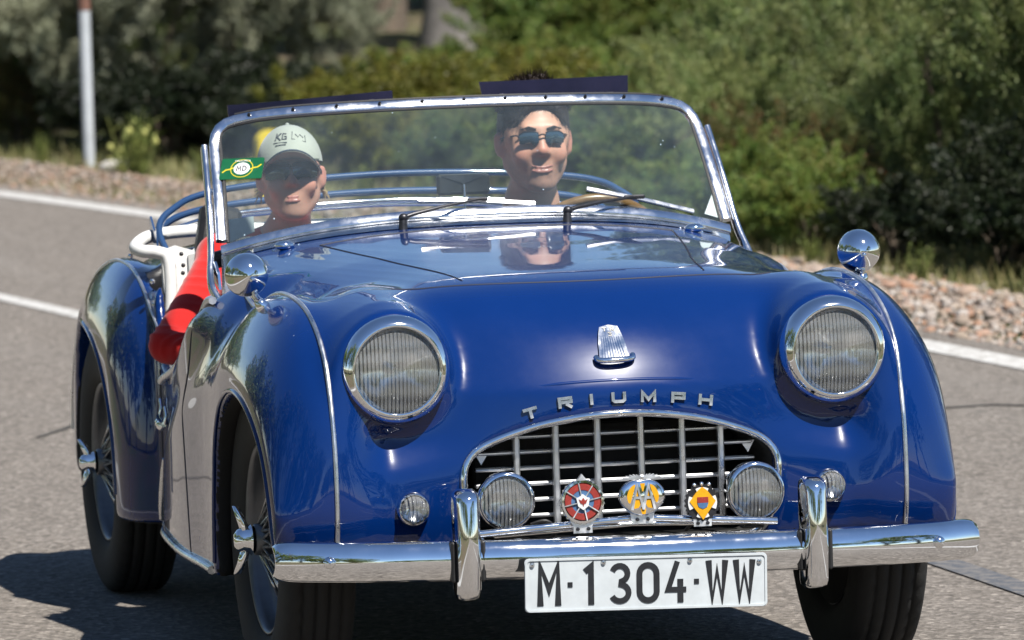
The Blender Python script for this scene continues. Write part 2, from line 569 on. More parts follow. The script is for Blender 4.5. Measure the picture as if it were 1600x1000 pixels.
class Vox:
    """a grid of distances that local primitives are blended into"""
    def __init__(s, lo, hi, h):
        s.lo = np.array(lo, float); s.h = h
        s.n = np.ceil((np.array(hi) - s.lo) / h).astype(int) + 1
        s.ax = [(s.lo[i] + h * np.arange(s.n[i])).astype(np.float32) for i in range(3)]
        s.F = np.full(tuple(s.n), 0.3, np.float32)
    def put(s, fn, c, rad, k=0.01, op='u'):
        c = np.array(c, float); mg = np.array(rad) + k + 3 * s.h
        i0 = np.clip(np.floor((c - mg - s.lo) / s.h).astype(int), 0, s.n); i1 = np.clip(np.ceil((c + mg - s.lo) / s.h).astype(int) + 1, 0, s.n)
        if (i1 <= i0).any(): return s
        sl_ = tuple(slice(a, b) for a, b in zip(i0, i1))
        X = s.ax[0][sl_[0]][:, None, None]; Y = s.ax[1][sl_[1]][None, :, None]; Z = s.ax[2][sl_[2]][None, None, :]
        d = fn(X, Y, Z)
        s.F[sl_] = smin(s.F[sl_], d, k) if op == 'u' else smax(s.F[sl_], -d, k)
        return s
    def ell(s, c, r, k=0.01, op='u', rot=None):
        """ellipsoid; rot: 3x3 whose columns are its axes"""
        c = np.array(c, float); r = np.array(r, float)
        def fn(X, Y, Z):
            x, y, z = X - c[0], Y - c[1], Z - c[2]
            if rot is not None:
                Rm = np.array(rot)
                x, y, z = (Rm[0, 0] * x + Rm[1, 0] * y + Rm[2, 0] * z), (Rm[0, 1] * x + Rm[1, 1] * y + Rm[2, 1] * z), (Rm[0, 2] * x + Rm[1, 2] * y + Rm[2, 2] * z)
            k0 = np.sqrt((x / r[0]) ** 2 + (y / r[1]) ** 2 + (z / r[2]) ** 2)
            k1 = np.sqrt((x / r[0] ** 2) ** 2 + (y / r[1] ** 2) ** 2 + (z / r[2] ** 2) ** 2)
            return (k0 * (k0 - 1) / np.maximum(k1, 1e-6)).astype(np.float32)
        return s.put(fn, c, r.max(), k, op)
    def cap(s, a, b, ra, rb=None, k=0.01, op='u'):
        a = np.array(a, float); b = np.array(b, float)
        rb = ra if rb is None else rb
        e = b - a; L2 = max(e @ e, 1e-12)
        def fn(X, Y, Z):
            t = np.clip(((X - a[0]) * e[0] + (Y - a[1]) * e[1] + (Z - a[2]) * e[2]) / L2, 0, 1)
            d = np.sqrt((X - a[0] - t * e[0]) ** 2 + (Y - a[1] - t * e[1]) ** 2 + (Z - a[2] - t * e[2]) ** 2)
            return (d - (ra + (rb - ra) * t)).astype(np.float32)
        return s.put(fn, (a + b) / 2, np.abs(b - a) / 2 + max(ra, rb), k, op)
    def mesh(s, n_relax=2):
        V, Q = surface_nets(blur(s.F), s.lo, s.h)
        return relax(V, Q, n_relax), Q
# ------------------------------------------------------------------ road, verge, vegetation
def xc(y):
    """centre line of the curving road"""
    y = np.asarray(y, float)
    k = 0.0042
    yc = np.clip(y, -42, 40)
    return 1.38 - k * yc * yc - 2 * k * yc * (y - yc)
nprng = np.random.default_rng(11)

def ground_mat():
    t = NT('dry_earth')
    vec = t.coords(1.0)
    n1 = t.noise(0.35, 6.0, 0.6, vec); n2 = t.noise(14.0, 6.0, 0.65, vec)
    c = t.mix(n2, (0.08, 0.065, 0.045), (0.155, 0.125, 0.085))
    c = t.mix(t.ramp(n1, [(0.45, 0.0), (0.62, 1.0)]), c, (0.075, 0.095, 0.035))
    t.set(Base_Color=c, Roughness=0.95, Specular_IOR_Level=0.1, Normal=t.bump(n2, 0.8, 0.05))
    return t.m
def asphalt_mat():
    t = NT('worn_asphalt')
    vec = t.coords(1.0)
    big = t.noise(0.5, 5.0, 0.6, vec)
    sv = t.add('ShaderNodeMapping'); sv.inputs['Scale'].default_value = (1.6, 0.10, 1); t.lk(vec, sv.inputs[0])
    streak = t.noise(2.2, 4.0, 0.6, sv.outputs[0])
    vo = t.add('ShaderNodeTexVoronoi'); vo.inputs['Scale'].default_value = 64.0; t.lk(vec, vo.inputs['Vector'])
    fine = t.noise(70.0, 5.0, 0.75, vec)
    base = t.ramp(vo.outputs['Color'], [(0.0, (0.070, 0.061, 0.053)), (0.40, (0.160, 0.142, 0.124)), (0.75, (0.225, 0.200, 0.177)), (1.0, (0.40, 0.36, 0.32))])
    base = t.mix(t.ramp(fine, [(0.40, 0.60), (0.56, 0.0)]), base, (0.045, 0.041, 0.038))
    base = t.mix(t.ramp(big, [(0.35, 0.0), (0.7, 0.22)]), base, (0.115, 0.108, 0.102))
    base = t.mix(t.ramp(streak, [(0.50, 0.0), (0.72, 0.30)]), base, (0.195, 0.182, 0.168))
    h = t.mix(0.5, vo.outputs['Distance'], fine)
    t.set(Base_Color=base, Roughness=0.88, Specular_IOR_Level=0.25, Normal=t.bump(h, 1.0, 0.008))
    return t.m
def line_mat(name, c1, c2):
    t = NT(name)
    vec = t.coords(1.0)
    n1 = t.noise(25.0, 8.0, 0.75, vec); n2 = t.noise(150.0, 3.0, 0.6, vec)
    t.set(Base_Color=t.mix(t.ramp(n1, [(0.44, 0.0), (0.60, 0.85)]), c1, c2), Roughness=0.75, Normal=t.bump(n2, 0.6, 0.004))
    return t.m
g = MB().box((0, 0, -0.06), (3000, 3000, 0.10)).build('ground', ground_mat(), smooth=False); tag(g, kind='structure')
def strip(name, y0, y1, o0, o1, z, mat, step=1.0):
    ys = np.linspace(y0, y1, max(2, int((y1 - y0) / step)))
    V = []; F = []
    for y in ys:
        x = float(xc(y)); V += [(x + o0, y, z), (x + o1, y, z)]
    for i in range(len(ys) - 1): F.append((2 * i, 2 * i + 1, 2 * i + 3, 2 * i + 2))
    o = MB().add(V, F).build(name, mat, smooth=False)
    return tag(o, kind='structure')
strip('road', -150, 130, -3.55, 2.42, 0.0, asphalt_mat())
wl_m = line_mat('white_road_paint', (0.47, 0.47, 0.46), (0.20, 0.183, 0.165))
strip('road_edge_line', -150, 130, 2.04, 2.20, 0.004, wl_m)
strip('road_edge_line', -150, 130, -3.36, -3.21, 0.004, wl_m)
for y0 in list(range(-148, -3, 9)) + [11.3, 20.3, 29.3, 38.3]:
    strip('road_centre_line', y0, y0 + (4.5 if y0 < 0 else 4.2), -0.05, 0.05, 0.004, wl_m, 0.5)
strip('road_dark_strip', .55, 2.6, -0.035, 0.055, 0.004, line_mat('speckled_dark_strip', (0.062, 0.068, 0.080), (0.16, 0.147, 0.135)), 0.3)  # dark bluish strip broken up with road tone, along the centre line
crack_m = simple('crack_dirt', (.022, .021, .020), .95, 0, .3, 30)
for pts_, w_ in (([(2.45, 6.20), (2.60, 6.12), (2.74, 6.14), (2.86, 6.03), (3.02, 5.98), (3.20, 5.80)], .030), ([(.40, 8.5), (.2, 8.0), (.1, 7.2), (-.15, 6.6)], .016), ([(-.55, 5.2), (-.9, 5.05), (-1.3, 5.1), (-1.9, 4.9)], .022)):
    V, F = ribbon([tuple(q[:2]) for q in smooth_path([(a, b, 0) for a, b in pts_], 4)], w_, .001, .0035)
    tag(MB().add(V, F).build('road_crack', crack_m, smooth=False), kind='structure')
strip('verge', -150, 130, 2.42, 3.25, -0.004, ground_mat())

# loose stones along the verge
def stone_mat():
    t = NT('limestone_rubble')
    gi = t.add('ShaderNodeNewGeometry')
    vec = t.coords(1.0)
    c = t.ramp(gi.outputs['Random Per Island'], [(0.0, (0.20, 0.165, 0.135)), (0.25, (0.31, 0.255, 0.21)), (0.42, (0.29, 0.155, 0.10)), (0.56, (0.34, 0.265, 0.225)), (0.72, (0.23, 0.205, 0.19)), (0.90, (0.42, 0.385, 0.36)), (1.0, (0.14, 0.095, 0.065))])
    nz = t.noise(60.0, 4.0, 0.6, vec)
    c = t.mix(t.ramp(nz, [(0.35, 0.35), (0.6, 0.0)]), c, (0.20, 0.16, 0.11))
    t.set(Base_Color=c, Roughness=0.92, Specular_IOR_Level=0.15, Normal=t.bump(nz, 0.5, 0.01))
    return t.m
ICO_V = []
phi = (1 + 5 ** .5) / 2
for a, b in ((1, phi), (-1, phi), (1, -phi), (-1, -phi)):
    ICO_V += [(0, a, b), (a, b, 0), (b, 0, a)]
ICO_V = np.array(ICO_V, float); ICO_V /= np.linalg.norm(ICO_V[0])
_d = ((ICO_V[:, None] - ICO_V[None]) ** 2).sum(-1)
_e = _d.copy(); _e[_e < 1e-6] = 9; _m = _e.min()
ICO_F = []
for i in range(12):
    for j in range(i + 1, 12):
        for k in range(j + 1, 12):
            if max(_d[i, j], _d[j, k], _d[i, k]) < _m * 1.2:
                nrm = np.cross(ICO_V[j] - ICO_V[i], ICO_V[k] - ICO_V[i])
                ICO_F.append((i, j, k) if nrm @ ICO_V[i] > 0 else (i, k, j))
ICO_F = np.array(ICO_F)
def stones(pos, size):
    n = len(pos)
    sc = size[:, None, None] * nprng.uniform(.55, 1.25, (n, 1, 3)) * nprng.uniform(.8, 1.2, (n, 12, 1))
    v = ICO_V[None] * sc
    a = nprng.uniform(0, 6.28, n); c, s_ = np.cos(a)[:, None], np.sin(a)[:, None]
    v = np.stack([v[..., 0] * c - v[..., 1] * s_, v[..., 0] * s_ + v[..., 1] * c, v[..., 2] * .8], -1) + pos[:, None]
    f = (ICO_F[None] + 12 * np.arange(n)[:, None, None]).reshape(-1, 3)
    return v.reshape(-1, 3), f
N = 26000
yy = nprng.uniform(3.5, 29, N); oo = np.clip(nprng.normal(2.78, .22, N), 2.34, 3.35)
zz = .050 * np.exp(-((oo - 2.85) / .26) ** 2) * nprng.uniform(.2, 1.0, N)
sz = np.clip(nprng.lognormal(-4.42, .48, N), .006, .045) * np.where(yy > 16.5, .60, 1.0)
V, F = stones(np.stack([xc(yy) + oo, yy, zz], 1), sz)
o = link('gravel', mesh('gravel', V, F, False), stone_mat()); tag(o, kind='stuff')
V, F = stones(np.array([[0, 0, 0.0]]), np.array([.085]))
o = link('rock', mesh('rock', V, F, False), simple('pale_rock', (.38, .36, .33), .9, 0, .15, 15, .4)); o.location = (2.60, 21.6, .04); o.scale = (1.2, 1, .8)
tag(o, 'pale rounded rock at the back of the gravel beside the marker post', 'rock')

# -- leaves
def leaf_mat(name, cols, trans=0.33, rough=0.5):
    t = NT(name)
    t.n.remove(t.p)
    gi = t.add('ShaderNodeNewGeometry'); oi = t.add('ShaderNodeObjectInfo')
    c = t.ramp(gi.outputs['Random Per Island'], cols)
    vec = t.coords(1.0)
    nz = t.noise(1.6, 3.0, 0.6, vec)
    hs = t.add('ShaderNodeHueSaturation')
    mr = t.add('ShaderNodeMapRange'); mr.inputs['To Min'].default_value = 0.75; mr.inputs['To Max'].default_value = 1.3
    t.lk(oi.outputs['Random'], mr.inputs[0]); t.lk(mr.outputs[0], hs.inputs['Value'])
    mr2 = t.add('ShaderNodeMapRange'); mr2.inputs['From Min'].default_value = .3; mr2.inputs['From Max'].default_value = .7; mr2.inputs['To Min'].default_value = 0.47; mr2.inputs['To Max'].default_value = 0.53
    t.lk(nz, mr2.inputs[0]); t.lk(mr2.outputs[0], hs.inputs['Hue'])
    t.lk(c, hs.inputs['Color'])
    di = t.add('ShaderNodeBsdfPrincipled'); di.inputs['Roughness'].default_value = rough; di.inputs['Specular IOR Level'].default_value = 0.35
    t.lk(hs.outputs[0], di.inputs['Base Color'])
    tl = t.add('ShaderNodeBsdfTranslucent'); t.lk(hs.outputs[0], tl.inputs[0])
    mx = t.add('ShaderNodeMixShader'); mx.inputs[0].default_value = trans
    t.lk(di.outputs[0], mx.inputs[1]); t.lk(tl.outputs[0], mx.inputs[2]); t.lk(mx.outputs[0], t.out.inputs[0])
    return t.m
LM = {
    'sage': leaf_mat('sage_leaves', [(0, (.075, .110, .034)), (.5, (.145, .190, .060)), (.9, (.25, .285, .105)), (1, (.36, .38, .20))]),
    'green': leaf_mat('green_leaves', [(0, (.055, .095, .020)), (.5, (.115, .175, .036)), (.88, (.19, .24, .055)), (1, (.20, .10, .035))]),
    'yellow': leaf_mat('yellow_green_leaves', [(0, (.07, .08, .013)), (.5, (.13, .14, .021)), (.9, (.21, .205, .032)), (1, (.34, .30, .05))]),
    'grey': leaf_mat('olive_leaves', [(0, (.17, .185, .12)), (.5, (.26, .28, .19)), (.9, (.34, .35, .25)), (1, (.32, .33, .26))]),
    'dark': leaf_mat('shade_dark_leaves', [(0, (.008, .014, .006)), (.6, (.014, .022, .009)), (1, (.028, .040, .015))]),  # near-black tones: shade of the bush pockets put into the leaf colour
    'red': leaf_mat('russet_leaves', [(0, (.05, .075, .022)), (.5, (.09, .10, .03)), (.8, (.13, .10, .035)), (1, (.24, .085, .04))]),
}
BARK = simple('bark', (.11, .085, .065), .95, 0, .35, 20, .9, 60)
PALE_BARK = simple('pale_bark', (.14, .13, .125), .95, 0, .3, 9, .9, 40)
def leaves(n, L, W, clumps, spread, R_, seed, up=.35, shell=.55):
    """leaf-sized rhombi gathered in clumps through an ellipsoid of radii R_"""
    rg = np.random.default_rng(seed)
    d = rg.normal(size=(clumps, 3)); d /= np.linalg.norm(d, axis=1)[:, None]
    rr = rg.uniform(shell, 1.0, clumps) ** .6
    cc = d * rr[:, None]
    cc[:, 2] = np.abs(cc[:, 2]) * np.where(rg.random(clumps) < .75, 1, -.6)
    cs = rg.uniform(.6, 1.35, clumps) * spread
    k = rg.integers(0, clumps, n)
    g_ = rg.normal(size=(n, 3)); gl = np.linalg.norm(g_, axis=1)[:, None]
    g_ = g_ / gl * (rg.random((n, 1)) ** .45)
    p = (cc[k] + g_ * cs[k][:, None]) * np.array(R_)
    # leaves point outwards and upwards from their clump
    ax = g_ + rg.normal(size=(n, 3)) * .7 + np.array([0, 0, up]); ax /= np.linalg.norm(ax, axis=1)[:, None]
    sd = np.cross(ax, rg.normal(size=(n, 3))); sd /= np.maximum(np.linalg.norm(sd, axis=1)[:, None], 1e-6)
    l = L * rg.uniform(.6, 1.3, (n, 1)); w = W * rg.uniform(.7, 1.3, (n, 1))
    V = np.stack([p, p + ax * l * .45 + sd * w * .5, p + ax * l, p + ax * l * .45 - sd * w * .5], 1).reshape(-1, 3)
    F = np.arange(4 * n).reshape(-1, 4)
    return V, F
def sprays(n, L, W, count, length, width, seed, up=.5, R_=(1, 1, 1)):
    """leaves set along many short leafy shoots that start inside the crown and reach out of it"""
    rg = np.random.default_rng(seed)
    d = rg.normal(size=(count, 3)); d /= np.linalg.norm(d, axis=1)[:, None]
    base = d * (rg.uniform(.25, .86, count) ** .7)[:, None]
    base[:, 2] = np.abs(base[:, 2]) * np.where(rg.random(count) < .8, 1, -.6)
    # lumpy outline
    lob = rg.normal(size=(7, 3)); lob /= np.linalg.norm(lob, axis=1)[:, None]
    base *= (0.80 + .34 * np.max((d @ lob.T).clip(0, 1) ** 6, axis=1))[:, None]
    dr = d * .8 + rg.normal(size=(count, 3)) * .45 + np.array([0, 0, up]); dr /= np.linalg.norm(dr, axis=1)[:, None]
    ln = length * rg.uniform(.5, 1.4, count)
    k = rg.integers(0, count, n); t_ = rg.random(n) ** .8
    wdt = width * (1.15 - .8 * t_)
    p = base[k] + dr[k] * (ln[k] * t_)[:, None] + rg.normal(size=(n, 3)) * wdt[:, None] * .6
    p *= np.array(R_)
    ax = dr[k] * .9 + rg.normal(size=(n, 3)) * .55; ax /= np.linalg.norm(ax, axis=1)[:, None]
    sd = np.cross(ax, rg.normal(size=(n, 3))); sd /= np.maximum(np.linalg.norm(sd, axis=1)[:, None], 1e-6)
    l = L * rg.uniform(.6, 1.3, (n, 1)); w = W * rg.uniform(.7, 1.3, (n, 1))
    V = np.stack([p, p + ax * l * .45 + sd * w * .5, p + ax * l, p + ax * l * .45 - sd * w * .5], 1).reshape(-1, 3)
    return V, np.arange(4 * n).reshape(-1, 4)
def foliage_mesh(name, mat, **kw):
    V, F = sprays(**kw)
    me = mesh(name, V, F, False); me.materials.append(LM[mat]); return me
FM = {
    'sage': [foliage_mesh('foliage', 'sage', n=84000, L=.034, W=.011, count=260, length=.42, width=.070, seed=s_) for s_ in (1, 2)],
    'green': [foliage_mesh('foliage', 'green', n=62000, L=.040, W=.018, count=190, length=.32, width=.09, seed=s_) for s_ in (3, 4)],
    'yellow': [foliage_mesh('foliage', 'yellow', n=42000, L=.048, W=.025, count=140, length=.30, width=.12, seed=5)],
    'grey': [foliage_mesh('foliage', 'grey', n=84000, L=.040, W=.012, count=280, length=.45, width=.085, seed=6, up=.1)],
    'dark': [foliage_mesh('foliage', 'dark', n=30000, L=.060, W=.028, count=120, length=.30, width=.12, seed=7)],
    'red': [foliage_mesh('foliage', 'red', n=40000, L=.036, W=.015, count=150, length=.30, width=.09, seed=8)],
}
def stem_mesh(seed, n=9, spread=.5, h=.85, r=.022):
    rg = random.Random(seed); mb = MB()
    for i in range(n):
        a = rg.uniform(0, 6.28); q = rg.uniform(.2, 1) * spread
        p = [(.05 * math.cos(a), .05 * math.sin(a), -.05)]
        for t_ in (.35, .7, 1.0):
            p.append((q * t_ * math.cos(a) + rg.uniform(-.06, .06), q * t_ * math.sin(a) + rg.uniform(-.06, .06), h * t_))
        mb.tube(p, [r, r * .75, r * .5, r * .2], 6)
    me = mesh('stem', mb.v, mb.f); me.materials.append(BARK); return me
STEMS = [stem_mesh(i) for i in range(3)]
vrng = random.Random(21)
def shrub(kind, x, y, rx, h, label, group=None, name='shrub', z=0.0, cat='shrub'):
    e = empty(name, (x, y, z), vrng.uniform(0, 6.28)); tag(e, label, cat, group)
    ms = FM[kind]
    f = link('foliage', ms[vrng.randrange(len(ms))], None, e); f.location = (0, 0, h * .38); f.scale = (rx, rx, h * .62)
    s_ = link('stem', STEMS[vrng.randrange(3)], None, e); s_.scale = (rx, rx, h * .8)
    return e
def at_verge(y, off): return float(xc(y)) + off
# right: tall sage and green thicket close behind the stones
def row(kind, G, label, items):
    for (y, off, rx, h) in items: shrub(kind, at_verge(y, off), y, rx, h, label, G)
row('sage', 'tall sage shrubs at the right', 'tall feathery sage green shrub rising at the right edge',
    ((12.5, 4.30, .62, 1.75), (13.3, 4.75, .70, 1.8), (11.4, 4.6, .70, 1.8), (12.0, 5.4, .9, 2.2), (13.6, 4.15, .42, 1.15)))
row('green', 'low shrubs along the back of the stones', 'low bright green shrub at the back edge of the stones',
    ((13.3, 3.42, .30, .44), (14.0, 3.46, .32, .48), (14.7, 3.42, .28, .40)))
row('dark', 'dark shrubs with shade in the leaf colour at the back of the stones', 'shrub with shade put into its dark leaf colour at the back edge of the stones',  # dark leaf colour stands in for the shade above the gravel
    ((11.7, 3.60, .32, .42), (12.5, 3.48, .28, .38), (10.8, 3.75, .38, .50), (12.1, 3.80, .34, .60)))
row('red', 'russet tinged shrubs', 'russet tinged shrub low behind the stones beside the windscreen',
    ((14.35, 3.78, .30, .50), (14.9, 3.70, .30, .55), (13.6, 3.66, .28, .42)))
row('sage', 'soft green shrubs beside the windscreen', 'soft mid green shrub just right of the windscreen',
    ((15.2, 3.82, .42, .78), (15.6, 4.35, .55, 1.0), (14.6, 4.25, .46, .95), (16.6, 4.30, .5, .85)))
row('green', 'low shrubs beside the windscreen frame', 'low bright green shrub beside the windscreen frame',
    ((16.4, 3.75, .42, .62), (17.3, 3.85, .42, .56), (15.3, 3.50, .32, .50)))
row('green', 'dark shrubs at top centre', 'distant dark green shrub at the top centre',
    ((28.0, 8.3, .55, .95), (28.2, 9.0, .6, 1.0), (29.2, 9.4, .7, 1.2), (27.0, 8.9, .5, .8), (30.0, 10.2, .9, 1.4)))
row('sage', 'grey green shrubs above the windscreen', 'grey green soft shrub standing above the right windscreen corner',
    ((15.8, 4.7, .62, 1.35), (16.6, 4.9, .70, 1.35), (17.6, 5.2, .72, 1.15), (14.9, 5.0, .7, 1.6), (16.2, 5.9, .9, 2.0)))
row('yellow', 'yellow green bushes behind the car', 'low yellow green leafy bush below the pale trunk',
    ((20.0, 4.05, .42, .58), (19.4, 4.40, .42, .56), (18.9, 4.75, .45, .60), (21.0, 4.55, .45, .60), (20.4, 4.95, .50, .62), (21.5, 4.25, .36, .50), (19.6, 3.80, .34, .42), (19.4, 5.4, .5, .72)))
row('green', 'bushes at the foot of the pale trunk', 'small green bush at the foot of the pale trunk',
    ((24.2, 5.45, .45, .46), (24.4, 6.0, .45, .42), (25.6, 6.4, .5, .44), (25.4, 7.1, .55, .50), (27.5, 7.6, .6, .42), (26.8, 6.1, .5, .36)))
row('sage', 'shrubs behind the olive tree', 'loose sage shrub behind the olive tree',
    ((26.5, 5.2, .7, 1.6), (28.5, 6.0, .9, 2.0), (30.5, 6.6, .9, 2.4)))
row('green', 'green shrubs seen through the windscreen', 'low green shrub seen through the windscreen glass',
    ((18.3, 3.75, .36, .46), (17.7, 4.30, .42, .55), (18.2, 4.35, .40, .52)))
row('dark', 'dark evergreen bushes with shade in the leaf colour', 'dense dark evergreen bush with deep shade coloured into its leaves beside the roadside post',  # leaves coloured nearly black to carry the shade under the olive
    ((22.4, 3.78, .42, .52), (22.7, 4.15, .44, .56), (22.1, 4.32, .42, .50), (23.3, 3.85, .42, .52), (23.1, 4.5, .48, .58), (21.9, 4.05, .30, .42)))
for (y, off, rx, h, kd) in ((24.6, 3.75, .40, .55, 'red'), (25.4, 4.2, .55, .85, 'green'), (26.6, 4.1, .6, .9, 'red'), (27.2, 4.9, .9, 1.4, 'sage'), (28.6, 4.4, .9, 1.3, 'green')):
    shrub(kd, at_verge(y, off), y, rx, h, 'brown stemmed shrub beyond the roadside post at the left', 'stemmy shrubs at the far left')
# trees: an olive whose crown hangs low, and a pale trunk behind the bushes
def tree(kind, x, y, crowns, trunk_r, trunk_h, lean, label, bark, name):
    e = empty(name, (x, y, 0)); tag(e, label, 'tree')
    p = smooth_path([(0, 0, -.1), (lean * .3, .02, trunk_h * .35), (lean * .6, -.03, trunk_h * .7), (lean, 0, trunk_h)], 6)
    rr = [trunk_r * (1.25 - .6 * i / (len(p) - 1)) * (1.25 if i < 2 else 1) for i in range(len(p))]
    MB().tube(p, rr, 14).build('trunk', bark, e)
    for i, (dx, dy, z, rx, rz) in enumerate(crowns):
        MB().tube([p[-1 - (i % 4)], (p[-1] + np.array([dx, dy, z])) / 2 + np.array([0, 0, .1]), (dx, dy, z)], [trunk_r * .42, trunk_r * .26, trunk_r * .08], 8).build('limb', bark, e)
        f = link('crown', FM[kind][i % len(FM[kind])], None, e); f.location = (dx, dy, z); f.scale = (rx, rx, rz); f.rotation_euler = (0, 0, i * 1.3)
    return e
tree('grey', 3.62, 24.2, [(-.80, -.10, .72, .50, .58), (-.34, -.30, .85, .55, .68), (.12, -.40, .88, .52, .66), (.46, -.50, .66, .36, .50), (-.5, .3, 1.4, .7, .6), (.2, .3, 1.45, .7, .6), (-1.2, .3, .9, .6, .6)], .11, 1.2, .0, 'grey green olive tree with a low spreading crown at the left', BARK, 'olive_tree')
tree('sage', 7.35, 35.5, [(0, 0, 5.6, 2.2, 1.2), (-1.6, .4, 5.2, 1.8, 1.1), (1.5, -.3, 5.3, 1.9, 1.1)], .165, 4.6, -.1, 'tall tree with a stout pale grey trunk behind the bushes', PALE_BARK, 'pine_tree')
G8 = 'darker trees deep in the wood'
for (x, y, rx, h) in ((2.6, 30, 1.2, 4.4), (1.2, 33, 1.4, 5.0), (3.4, 35.5, 1.4, 4.8), (9.5, 30.5, 1.4, 5.2), (10.8, 33, 1.7, 6.0), (9.8, 27, 1.5, 5.6), (10.6, 24, 1.7, 5.6), (9.0, 20.8, 1.5, 5.2), (8.6, 16, 1.5, 5.0), (8.0, 11, 1.5, 4.6), (5.6, 44, 2.0, 6.0), (8.6, 46, 2.2, 6.6), (11.6, 44, 2.2, 6.6), (2.6, 43, 2.0, 6.0), (13.2, 38, 2.2, 6.4), (7.8, 6, 1.5, 4.6)):
    shrub(('green', 'sage')[vrng.randrange(2)], x, y, rx, h, 'dark green bushy tree deep behind the roadside thicket', G8, name='bushy_tree', cat='tree')

# weeds at the verge
def weed_mesh(seed, n=26, h=.40, flower=True):
    rg = random.Random(seed); mb = MB(); fl = MB(); lf = MB()
    for i in range(n):
        a = rg.uniform(0, 6.28); q = rg.uniform(.02, .16); hh = h * rg.uniform(.45, 1.0)
        p = [(q * .3 * math.cos(a), q * .3 * math.sin(a), -.01), (q * .7 * math.cos(a), q * .7 * math.sin(a), hh * .6), (q * math.cos(a) + rg.uniform(-.02, .02), q * math.sin(a), hh)]
        mb.tube(p, [.0045, .003, .0015], 4)
        for k_ in range(5):
            t_ = rg.uniform(.15, .9); b_ = rg.uniform(0, 6.28); c0 = Vector(p[0]).lerp(Vector(p[2]), t_); l_ = rg.uniform(.04, .09)
            d = Vector((math.cos(b_), math.sin(b_), rg.uniform(.2, .9))) * l_; s_ = d.cross(Vector((0, 0, 1))).normalized() * .008
            lf.add([c0, c0 + d * .5 + s_, c0 + d, c0 + d * .5 - s_], [(0, 1, 2, 3)])
        if flower and i % 5 == 0: fl.sphere(p[2], (.016, .016, .020), 7, 5)
    return mb, lf, fl
weed_leaf = leaf_mat('weed_leaves', [(0, (.09, .12, .03)), (.6, (.17, .21, .06)), (1, (.28, .30, .10))])
flower_m = simple('yellow_flower', (.36, .36, .11), .7, 0, .2, 40)
WM = []
for s_ in range(3):
    a, b, c = weed_mesh(s_, n=30)
    ms = []
    for nm, q, mt in (('stem', a, weed_leaf), ('leaf_blades', b, weed_leaf), ('flower_head', c, flower_m)):
        me = mesh(nm, q.v, q.f, False); me.materials.append(mt); ms.append((nm, me))
    WM.append(ms)
def weed(x, y, s_, label, group=None, i=0, tall=1.0, bloom=True):
    e = empty('wild_plant', (x, y, 0), vrng.uniform(0, 6)); tag(e, label, 'plant', group); e.scale = (s_, s_, s_ * tall)
    for nm, me in WM[i % 3]:
        if nm == 'flower_head' and not bloom: continue
        o = link(nm, me, None, e)
        if nm != 'stem' : o['kind'] = 'stuff'
weed(2.55, 20.65, .95, 'tallest wild plant with yellow flower heads behind the gravel', None, 0, 1.0)
for i, (y, off, s_) in enumerate(((21.3, 3.12, .5), (20.2, 3.15, .5), (22.6, 3.15, .5), (23.6, 3.1, .45), (19.5, 3.2, .5), (24.6, 3.2, .6), (14.6, 3.2, .5), (11.4, 3.15, .42), (12.4, 3.1, .4), (9.9, 3.2, .45), (16.0, 3.2, .5), (17.4, 3.2, .5), (18.3, 3.25, .5))):
    weed(at_verge(y, off), y, s_, 'small green weed growing at the back of the stones', 'weeds along the verge', i, 1.0, i == 0)

# short green and dry grass between the stones and the bushes
def grass_mesh(n, y0, y1, o0, o1, h):
    y = nprng.uniform(y0, y1, n); o_ = nprng.uniform(o0, o1, n)
    p = np.stack([xc(y) + o_, y, np.full(n, -.01)], 1)
    a = nprng.uniform(0, 6.28, n); d = np.stack([np.cos(a), np.sin(a), nprng.uniform(1.0, 3.0, n)], 1); d /= np.linalg.norm(d, axis=1)[:, None]
    s_ = np.stack([-np.sin(a), np.cos(a), np.zeros(n)], 1) * .004
    l = (h * nprng.uniform(.4, 1.3, n))[:, None]
    V = np.stack([p - s_, p + s_, p + d * l], 1).reshape(-1, 3)
    return V, np.arange(3 * n).reshape(-1, 3)
V, F = grass_mesh(30000, 4, 31, 2.95, 4.3, .085)
V2, F2 = grass_mesh(7000, 16.5, 27, 2.45, 3.1, .05)
F = np.concatenate([F, F2 + len(V)]); V = np.concatenate([V, V2])
o = link('grass', mesh('grass', V, F, False), leaf_mat('verge_grass', [(0, (.09, .11, .03)), (.5, (.17, .17, .06)), (1, (.32, .27, .13))])); tag(o, kind='stuff')

# roadside post, thin stake and yellow marker
post_m = simple('weathered_white_post', (.42, .45, .48), .6, 0, .12, 9, .2)
e = empty('roadside_post', (2.585, 22.30, 0)); tag(e, 'tall pale grey metal post standing at the back of the gravel', 'post')
MB().tube([(0, 0, -.05), (0, 0, 2.2)], .0295, 14).build('pole', post_m, e)
MB().tube([(0, 0, .815), (0, 0, 1.02)], .0315, 14).build('rusty_collar', simple('rust', (.14, .07, .05), .9, 0, .3, 30), e)
MB().box((0, -.035, 2.0), (.42, .012, .30), bev=.004).build('sign_plate', post_m, e)
e = empty('fence_stake', (2.42, 24.6, 0)); tag(e, 'thin weathered wooden stake at the left edge of the photo', 'stake')
MB().tube([(0, 0, -.05), (.01, 0, .75), (.0, 0, 1.3)], [.022, .02, .018], 8).build('stake_pole', BARK, e)
e = empty('distance_marker', (2.768, 18.15, 0), R(12)); tag(e, 'yellow roadside distance marker seen behind the passenger', 'marker')
mb = MB()
prof_ = [(-.075, 0), (.075, 0), (.075, .30)] + [(.075 * math.cos(R(a)), .30 + .06 * math.sin(R(a))) for a in range(10, 180, 17)] + [(-.075, .30)]
V, F = polyslab(prof_, -.03, .03); mb.add([(x, -z, y) for x, y, z in V], F)
